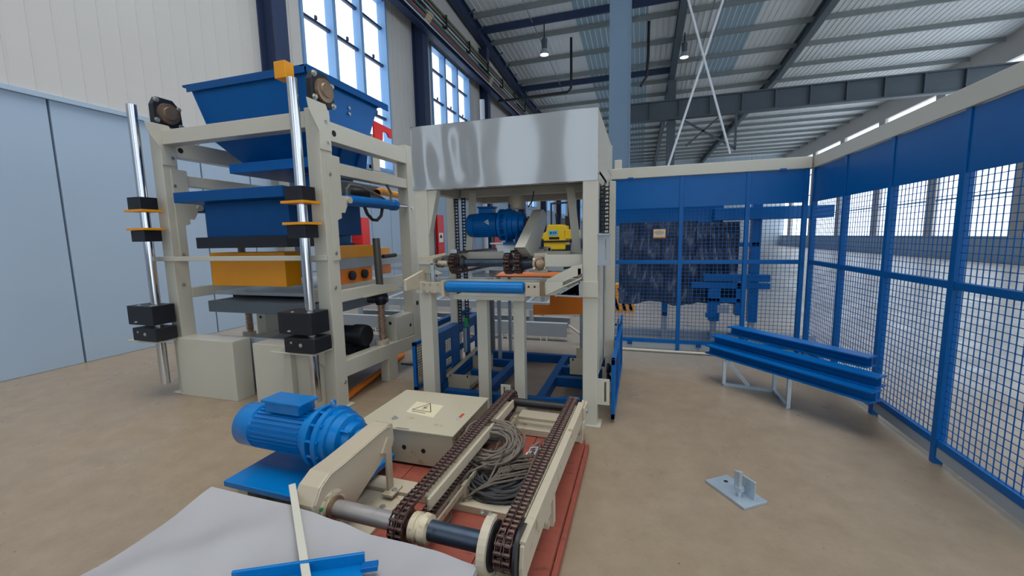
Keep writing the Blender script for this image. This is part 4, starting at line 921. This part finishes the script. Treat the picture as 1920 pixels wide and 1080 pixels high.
obj('drive_motor', MB().lathe([(0, .09), (.02, .105), (.2, .105), (.21, .12), (.33, .12), (.36, .11)], (-3.22, 3.80, .56), (1, 0, 0), 28), CLAMP, V)
obj('motor_base', MB().box(-3.25, -2.95, 3.68, 3.95, .38, .45), CLAMP, V)
vb('floor_rail', -4.6, -2.86, 3.6, 4.6, .30, .36, GREYP)
obj('feed_motor', MB().lathe([(0, .07), (.02, .085), (.28, .085), (.30, .06)], (-3.2, 4.02, 2.13), (.25, 1, 0), 20), CLAMP, V); obj('gear_case', MB().box(-3.3, -3.12, 3.8, 4.6, 2.05, 2.26), DGREY, V, bev=.02)
obj('yellow_pipe', MB().tube([(-3.05, 4.4, 2.16), (-3.1, 4.55, 2.2), (-3.3, 5.3, 2.22), (-3.6, 6.3, 2.24)], .045, 12), YELLOW, V)
obj('pipe_support', MB().box(-3.63, -3.57, 6.27, 6.33, 0, 2.2), GREYP, V)
tag(obj('floor_pipe', MB().cyl((-2.80, 3.30, .035), (-3.1, 4.85, .035), .035, 14), ORANGE), 'orange pipe lying on the floor behind the press column', 'pipe')
obj('red_hook_plate', MB().prism([(4.78, 2.86), (4.78, 3.12), (5.19, 3.10), (5.19, 2.98), (5.12, 2.98), (5.08, 3.03), (4.98, 3.03), (4.96, 2.86)], 'x', -3.32, -3.30), RED, V)
obj('hook_post', MB().box(-3.35, -3.32, 4.75, 4.90, 2.5, 2.95), CREAM, V)
# hopper
Hh = thing('hopper', 'large blue steel hopper above the left press', 'hopper', (-3.75, 4, 2.4))
def frust(x0, x1, y0, y1, z0, X0_, X1_, Y0_, Y1_, z1, th=.008):
    mb = MB(); vs = [(x0, y0, z0), (x1, y0, z0), (x1, y1, z0), (x0, y1, z0), (X0_, Y0_, z1), (X1_, Y0_, z1), (X1_, Y1_, z1), (X0_, Y1_, z1)]
    c0 = Vector(((x0+x1)/2, (y0+y1)/2, 0)); inn = [(v[0]+(th if v[0] < c0.x else -th), v[1]+(th if v[1] < c0.y else -th), v[2]) for v in vs]
    mb.add(vs+inn, [(0, 1, 5, 4), (1, 2, 6, 5), (2, 3, 7, 6), (3, 0, 4, 7), (8, 12, 13, 9), (9, 13, 14, 10), (10, 14, 15, 11), (11, 15, 12, 8), (4, 5, 13, 12), (5, 6, 14, 13), (6, 7, 15, 14), (7, 4, 12, 15)]); return mb
obj('upper_body', frust(-4.45, -3.08, 3.50, 4.33, 2.74, -4.50, -3.03, 3.36, 4.50, 3.20), BLUE, Hh)
r = MB()
r.box(-3.05, -2.97, 3.32, 4.62, 3.205, 3.225); r.box(-4.56, -4.48, 3.32, 4.62, 3.205, 3.225); r.box(-4.5, -3.0, 3.32, 3.39, 3.205, 3.225); r.box(-4.5, -3.0, 4.54, 4.62, 3.205, 3.225)
r.box(-2.98, -2.97, 3.32, 4.62, 3.15, 3.21); r.box(-4.5, -3.0, 3.315, 3.325, 3.15, 3.21); obj('rim', r, DBLUE, Hh, bev=.002)
obj('lower_flange', MB().box(-4.5, -3.05, 3.46, 4.37, 2.70, 2.74), BLUE, Hh, bev=.003)
obj('lower_body', frust(-4.2, -3.2, 3.75, 4.42, 2.40, -4.42, -3.10, 3.48, 4.36, 2.70), BLUE, Hh)
obj('skirt', MB().box(-4.25, -3.12, 3.5, 4.45, 2.34, 2.44), BLUE, Hh, bev=.004)
for y in (3.6, 3.9, 4.2): obj('stiffening_rib', MB().prism([(-3.10, 2.70), (-3.06, 2.70), (-3.17, 2.44), (-3.19, 2.44)], 'y', y, y+.012), DBLUE, Hh)
for y, z in ((3.98, 3.02), (3.98, 2.96)): obj('bracket_bolt', bolt((-3.04, y, z), (1, 0, 0), .012), SILV, Hh)
obj('lifting_bar', MB().cyl((-3.06, 4.0, 2.80), (-3.06, 4.25, 2.80), .012, 10), DBLUE, Hh)
mb = MB(); prof = [(3.86, 1.545), (4.20, 1.545), (4.215, 1.70), (4.17, 1.78), (4.22, 1.86), (4.30, 2.0), (4.32, 2.33), (3.80, 2.33), (3.80, 1.9)]
mb.prism(prof, 'x', -3.6, -3.30); C2 = obj('chute_body', mb, BLUE, V, bev=.02)
obj('chute_rib', MB().box(-3.31, -3.285, 3.84, 4.24, 1.545, 1.575), DBLUE, C2)

# ================================================================== FOREGROUND: BOARD, CABINET, CHAIN CONVEYOR, COILS
bd = thing('deck_board', 'red-brown painted deck boards on the floor under the chain conveyor', 'board', (-1.05, 1.95, 0))
for i, (x0, x1) in enumerate(((-1.78, -1.43), (-1.43, -1.08), (-1.08, -.73), (-.73, -.372))):
    obj('plank', MB().box(x0+.002, x1-.002, 1.375, 2.96, .048, .095), BOARD, bd, bev=.003)
for y in (1.40, 1.85, 2.30, 2.86): obj('cross_batten', MB().box(-1.74, -.352, y, y+.09, 0, .048), BOARD, bd, bev=.003)
obj('edge_strip', MB().box(-.370, -.345, 1.375, 2.96, .010, .060), BOARD, bd, bev=.002)

E_ = thing('control_cabinet', 'pale cream electrical cabinet lying flat with a warning triangle on its door', 'cabinet', (-1.5, 2.62, .095))
obj('body', MB().box(-1.85, -1.135, 2.295, 2.935, .112, .338), CAB, E_, bev=.004)
obj('gap_shade', MB().box(-1.83, -1.155, 2.31, 2.92, .095, .112), SHADE_BLACK, E_)  # black block stands in for the shade under the cabinet
dr = obj('door', MB().box(-1.862, -1.125, 2.285, 2.945, .338, .350), CAB, E_, bev=.003)
for x, z in ((-1.493, .222), (-1.349, .214)): hole_disc(E_, (x, 2.295, z), (0, -1, 0), .016)
lk = obj('door_lock', MB().cyl((-1.636, 2.42, .350), (-1.636, 2.42, .356), .022, 24).cyl((-1.636, 2.42, .356), (-1.636, 2.42, .368), .010, 12), SILV, dr)
st = obj('warning_film', MB().prism([(-1.644, 2.735), (-1.404, 2.712), (-1.380, 2.500), (-1.62, 2.54)], 'z', .350, .3508), TAN, dr)
def flat_line(pts, wd, z0, m, par, name, closed=True):
    mb = MB(); n = len(pts)
    for i in range(n if closed else n-1):
        a, b_ = pts[i], pts[(i+1) % n]; mb.bar((a[0], a[1], z0), (b_[0], b_[1], z0), wd, .0008)
    return obj(name, mb, m, par)
flat_line([(-1.598, 2.590), (-1.520, 2.722), (-1.440, 2.580)], .006, .3514, INK, dr, 'warning_triangle')
flat_line([(-1.512, 2.680), (-1.535, 2.640), (-1.505, 2.645), (-1.528, 2.605)], .006, .3514, INK, dr, 'lightning_mark', False)
flat_line([(-1.59, 2.565), (-1.47, 2.552)], .008, .3514, RUST, dr, 'warning_text', False)
obj('name_label', MB().prism([(-1.208, 2.622), (-1.186, 2.612), (-1.190, 2.510), (-1.212, 2.520)], 'z', .350, .3508), BRICKR, dr); obj('name_label', MB().prism([(-1.206, 2.55), (-1.190, 2.545), (-1.191, 2.514), (-1.209, 2.522)], 'z', .3508, .3514), LABBLU, dr)
for x, y in ((-1.71, 2.30), (-1.55, 2.292)): obj('paint_scratch', MB().box(x, x+.10, y, y+.012, .3502, .3508), RUST, dr)
for i, (x, y) in enumerate(((-1.13, 2.33), (-1.13, 2.43), (-1.125, 2.40))):
    obj('wire_tail', MB().tube([(x, y, .30), (x+.02, y-.01, .33), (x+.035, y+.02, .36), (x+.03, y+.03, .372)], .004, 5), CHAINM, E_)

N = thing('chain_conveyor', 'chain conveyor with two long double roller chains in the foreground', 'conveyor', (-.75, 1.5, .0), local=True)
N.rotation_euler = (0, 0, radians(-1.6))
SA, SB, ZS, RS = (0, .325), (1.47, .325), .325, .078
XL, XR = -.250, .245
obj('near_shaft', MB().lathe([(0, .034), (.02, .036), (.04, .040), (.42, .040)], (-.66, 0, ZS), (1, 0, 0), 32), RSHAFT, N)
obj('near_shaft', MB().cyl((-.13, 0, ZS), (.16, 0, ZS), .043, 32), SHAFT, N)
obj('far_shaft', MB().cyl((XL+.03, 1.47, ZS), (XR-.03, 1.47, ZS), .032, 28), BLACK, N)
for x in (XL, XR):
    for c in (SA, SB): sprocket(N, x, c, .068, .07, 15, CHAINM)
    chain_loop(N, x, SA, SB, RS, .031, .074, CHAINM)
obj('hub_collar', MB().lathe([(0, .050), (.004, .062), (.03, .064), (.034, .056), (.05, .056), (.054, .066), (.085, .062), (.09, .048)], (XL+.045, 0, ZS), (1, 0, 0), 28), BRONZE, N)
# inner rail between the runs of the left chain, outer beam on the right
obj('inner_rail', MB().box(XL+.045, XL+.060, .12, 1.38, .318, .378), CREAM_W, N, bev=.002)
obj('inner_rail', MB().box(XL-.015, XL+.045, .15, 1.36, .362, .368), CREAM_W, N)
obj('lower_rail', MB().box(XL+.05, XL+.062, .10, 1.40, .19, .225), CREAM_W, N, bev=.002)
obj('chain_support', MB().box(XL-.03, XL+.03, .16, 1.38, .205, .228), CREAM_W, N)
obj('chain_support', MB().box(XR-.03, XR+.04, .12, 1.38, .35, .388), CREAM_W, N)
ob = [(-.035, .20), (-.10, .27), (-.105, .345), (-.07, .41), (-.03, .435), (.10, .435), (.18, .385), (1.40, .385), (1.50, .40), (1.545, .37), (1.545, .28), (1.44, .262), (.42, .262), (.42, .20), (.30, .20), (.28, .235), (.06, .20)]
ob = [(-.06, .22), (-.06, .30), (-.04, .38), (.10, .381), (1.40, .381), (1.48, .395), (1.53, .36), (1.53, .29), (1.44, .262), (.42, .262), (.42, .215), (.32, .215), (.31, .25), (.10, .235)]
rl = obj('side_beam', MB().prism(ob, 'x', XR+.064, XR+.082), CREAM_W, N, bev=.003)
obj('beam_flange', MB().box(XR+.046, XR+.086, -.03, 1.44, .380, .393), CREAM_W, rl)
obj('take_up_bolt', MB().cyl((XR+.082, 1.46, .33), (XR+.11, 1.46, .33), .02, 6), SILV, rl)
obj('take_up_plate', MB().box(XR+.082, XR+.10, 1.38, 1.52, .28, .375), CREAM_W, rl, bev=.004)
lp = MB()
arc = [(.0+cos(a)*.120, ZS+sin(a)*.120) for a in [pi*.40+i*pi*.95/14 for i in range(15)]]
inn = [(.0+cos(a)*.100, ZS+sin(a)*.100) for a in [pi*.40+i*pi*.95/14 for i in range(15)]]
for i in range(14): lp.prism([arc[i], arc[i+1], inn[i+1], inn[i]], 'x', XR-.094, XR-.058)
hp = obj('guard_band', lp, CREAM_W, N)
obj('side_disc', MB().cyl((XR-.060, 0, ZS), (XR-.052, 0, ZS), .096, 28), CLAMP, N)
obj('band_clamp', MB().box(XR-.106, XR-.044, -.135, -.105, .215, .245), BRONZE, hp, bev=.003)
obj('side_disc', MB().cyl((XR+.050, 0, ZS), (XR+.062, 0, ZS), .104, 28), CLAMP, N)
for x in (XR-.12, XR-.085): obj('grub_screw', bolt((x, .02, .446), (0, 0, 1), .006), SILV, hp)
# chain case at the left with its drive shaft bearing
cp = [(-.10, .275), (-.125, .33), (-.115, .40), (-.07, .465), (.0, .50), (.10, .503), (.41, .530), (.48, .532), (.515, .52), (.52, .415), (.50, .38), (.45, .365), (.16, .24), (.04, .215), (-.04, .225)]
cs = obj('chain_case', MB().prism(cp, 'x', -.775, -.655), CASEM, N, bev=.006)
obj('case_seam', MB().tube([(-.652, y*.93+.005, z*.93+.027) for y, z in cp[2:9]], .0035, 5), CREAM_W, cs)
for a, b_ in ((.082, .007), (.060, .012)): obj('bearing_ring', MB().lathe([(0, a), (b_, a), (b_+.002, a-.008), (b_+.002, a-.02), (0, a-.02)], (-.655, 0, ZS), (1, 0, 0), 32), BRONZE, cs)
obj('bearing_insert', MB().lathe([(0, .058), (.028, .056), (.032, .042)], (-.655, 0, ZS), (1, 0, 0), 28), RUST, cs)
obj('green_mark', MB().cyl((-.654, -.07, ZS+.035), (-.646, -.07, ZS+.035), .009, 10), GREEN, cs)
lg = obj('case_leg', MB().prism([(.38, .40), (.44, .47), (.48, .45), (.47, .38), (.47, .14), (.42, .14), (.42, .38)], 'x', -.655, -.640), CASEM, N, bev=.002)
obj('leg_foot', MB().box(-.665, -.595, .385, .495, .135, .150), CREAM_W, lg, bev=.002); obj('foot_bolt', bolt((-.615, .44, .15), (0, 0, 1), .012), SILV, lg)
# cross members
obj('cross_channel', MB().box(-1.02, XR+.06, .45, .565, .095, .137), CREAM_W, N, bev=.003)
obj('mounting_plate', MB().box(-.98, -.55, .10, .45, .095, .115), CREAM_W, N, bev=.003); obj('plate_bolt', bolt((-.62, .33, .115), (0, 0, 1), .012), SILV, N)
obj('end_channel', MB().box(XL+.0, XR+.06, 1.40, 1.50, .10, .15), CREAM_W, N, bev=.003); obj('end_channel', MB().box(XL+.02, XR+.06, 1.58, 1.72, .11, .16), CREAM_W, N, bev=.003)
obj('end_plate', MB().box(XL+.03, XR+.06, 1.50, 1.58, .125, .135), CREAM_W, N)
for y in (.50, 1.42):
    obj('stand', MB().box(XR+.06, XR+.078, y-.02, y+.03, .095, .27), CREAM_W, N); obj('stand', MB().box(XL+.045, XL+.065, y-.02, y+.05, .10, .23), CREAM_W, N)
obj('front_stand', MB().box(XR-.09, XR+.07, -.05, .04, .095, .215), BRONZE, N, bev=.003)
# gear motor of the conveyor
mo, g = gear_motor(N, -1.72, -.775, -1.12, (.43, .425), .135, .175, BRBLUE, box=True)
obj('motor_plinth', MB().box(-1.60, -.80, .15, .72, .165, .200), BRBLUE, N, bev=.004)
obj('plinth_leg', MB().box(-1.56, -1.48, .2, .66, .0, .165), CREAM_W, N, bev=.003); obj('plinth_leg', MB().box(-.92, -.84, .2, .66, .137, .165), CREAM_W, N, bev=.003)

# cable coils
def coil(name, lab, c, r0, r1, n, tilt, flat, rs, m, seed, ecc=1., zth=.05, arc_=0, tiltx=0.):
    random.seed(seed); mb = MB(); R = Matrix.Rotation(tilt, 3, 'X') @ Matrix.Rotation(tiltx, 3, 'Y')
    for k in range(n):
        r = r0+(r1-r0)*random.random()**.8; h = (random.random()-.5)*zth; ph = random.random()*6.28; amp = .010+.01*random.random(); q = random.choice((2, 3)); ta = random.uniform(-.06, .06); tb = random.uniform(-.06, .06)
        off = Vector((random.uniform(-.008, .008), random.uniform(-.008, .008), 0))
        path = []
        for i in range(44):
            a = 2*pi*i/44; rr = r+amp*sin(q*a+ph)
            v = Vector((cos(a)*rr*ecc, sin(a)*rr, h+ta*cos(a)*rr+tb*sin(a)*rr+flat*sin(3*a+ph)))+off
            path.append(Vector(c)+R@v)
        path = [Vector((p.x, p.y, max(p.z, .105))) for p in path]
        mb.tube(path, rs*random.uniform(.85, 1.1), 6, closed=True)
    return tag(obj(name, mb, m), lab, 'cable')
coil('cable_coil', 'thick coil of dusty brown-grey cable leaning up between the two chains', (-.890, 2.355, .275), .075, .172, 84, radians(24), .004, .0080, CABLE, 5, 1.14, .10)
coil('loose_cable', 'loose dark cable pile lying below the upright coil on the boards', (-.785, 2.205, .160), .08, .215, 56, radians(5), .006, .0072, CABLE2, 11, 1.03, .09)
random.seed(21); mb = MB()
for k in range(9):
    y = 2.03+k*.024+random.uniform(-.012, .012); z = .185+.006*k; e = random.uniform(-.02, .02)
    mb.tube([(-.93+.02*k, y-.05+e, z-.04), (-.86+.02*k, y-.01, z+.012), (-.78, y+.04+e, z+.03), (-.70, y+.10, z+.03), (-.63, y+.17+e, z+.015), (-.585, y+.23, z-.02)], .007, 6)
tag(obj('cable_bundle', mb, CABLE), 'grey cable strands running slantwise across the loose pile to the right chain', 'cable')
mb = MB(); mb.tube([(-.83, 2.12, .30), (-.92, 2.06, .27), (-.99, 1.97, .19), (-1.0, 1.93, .145), (-.975, 1.90, .145), (-.95, 1.87, .12), (-.96, 1.79, .102), (-1.02, 1.72, .102)], .007, 7)
mb.tube([(-1.0, 1.94, .15), (-1.08, 1.92, .24), (-1.06, 1.80, .28), (-.99, 1.72, .20), (-.96, 1.68, .12)], .0065, 7)
mb.tube([(-.93, 2.2, .25), (-.86, 2.14, .31), (-.80, 2.18, .33), (-.77, 2.27, .32), (-.80, 2.20, .26), (-.82, 2.09, .20), (-.86, 2.03, .18)], .007, 7)
mb.tube([(-.80, 2.42, .31), (-.79, 2.50, .345), (-.84, 2.44, .33), (-.87, 2.36, .25)], .006, 7)
mb.tube([(-.60, 2.50, .28), (-.585, 2.36, .30), (-.60, 2.22, .26), (-.62, 2.10, .18), (-.66, 2.02, .14)], .0055, 7)
tag(obj('loose_cable', mb, CABLE), 'single grey cable end curling over the coil and cross channel', 'cable')
random.seed(4); t = thing('stripped_wires', 'bare stripped wire ends in red orange and blue by the right chain', 'wires', (-.62, 2.48, .2))
for k in range(14):
    m = (CABLE2, BRICKR, WINBLUE, OCHRE, DGREY, LABEL)[k % 6]; x = -.66+random.random()*.11; y = 2.40+random.random()*.14
    obj('wire_end', MB().tube([(x-.03, y-.06, .20), (x, y, .24+random.random()*.03), (x+.02+random.random()*.03, y+.03, .25+random.random()*.03), (x+.04, y+.0+random.random()*.05, .21)], .0035, 5), m, t)
mb = MB(); mb.tube([(-.74, 2.58, .10), (-.735, 2.63, .112), (-.70, 2.645, .118), (-.66, 2.63, .112), (-.63, 2.66, .108)], .004, 6)
tag(obj('wire_offcut', mb, LABEL), 'short pale bent wire offcut lying on the red boards', 'wire')

# foam wrapped crate, white bar and blue channel in the near corner
mb = MB(); ez = [(-2.4, .42), (-1.6, .405), (-1.52, .405), (-1.43, .395), (-1.25, .375), (-1.08, .345), (-.93, .345), (-.80, .34), (-.60, .315)]
def edge_z(x):
    for (a, za), (b_, zb) in zip(ez, ez[1:]):
        if x <= b_: f = (x-a)/(b_-a); f = f*f*(3-2*f); return za+(zb-za)*f
    return ez[-1][1]
def foam(u, v):
    x = -2.0+1.405*u; y = 1.385-.85*v
    z = edge_z(x)-.05*sin(v*2.2)+.016*sin(x*8+v*6)*min(1, v*5)+.007*sin(x*17+v*13)*min(1, v*3)+.006*sin(x*21-v*9)*min(1, v*4)-.012*sin(v*9+x*3)*v
    return (x, y, z)
mb.grid(foam, 90, 46, th=.006)
Fm = thing('wrapped_crate', 'white foam sheet draped over a low dark crate in the near left corner', 'foam sheet', (-1.5, .95, 0))
obj('foam_sheet', mb, FOAM, Fm); obj('crate', MB().box(-1.95, -.615, .58, 1.36, 0, .265), mat('dark_red_crate', (84, 40, 48), .6), Fm, bev=.004)
obj('foam_edge', MB().grid(lambda u, v: (-.597+.004*sin(v*9+u*12), 1.38-.84*u, .318-.018*sin(u*2.4)-.03*v), 30, 4, th=.004), FOAM, Fm)
tag(obj('flat_bar', MB().bar((-1.575, 1.46, .445), (-1.02, .98, .36), .030, .016), CREAM, bev=.002), 'cream flat steel bar lying slantwise over the foam sheet', 'bar')
t = thing('blue_channel', 'blue steel channel offcut lying on the foam sheet in front', 'channel', (-1.05, 1.18, .33))
obj('flange', MB().bar((-1.42, 1.02, .375), (-1.005, 1.235, .375), .012, .05, up=(0, 0, 1)), BRBLUE, t, bev=.002)
obj('web', MB().bar((-1.40, .985, .352), (-.985, 1.20, .352), .09, .008), BRBLUE, t, bev=.002)
obj('tongue', MB().bar((-1.0, 1.205, .36), (-.945, 1.233, .36), .035, .02), BLUE, t, bev=.002)
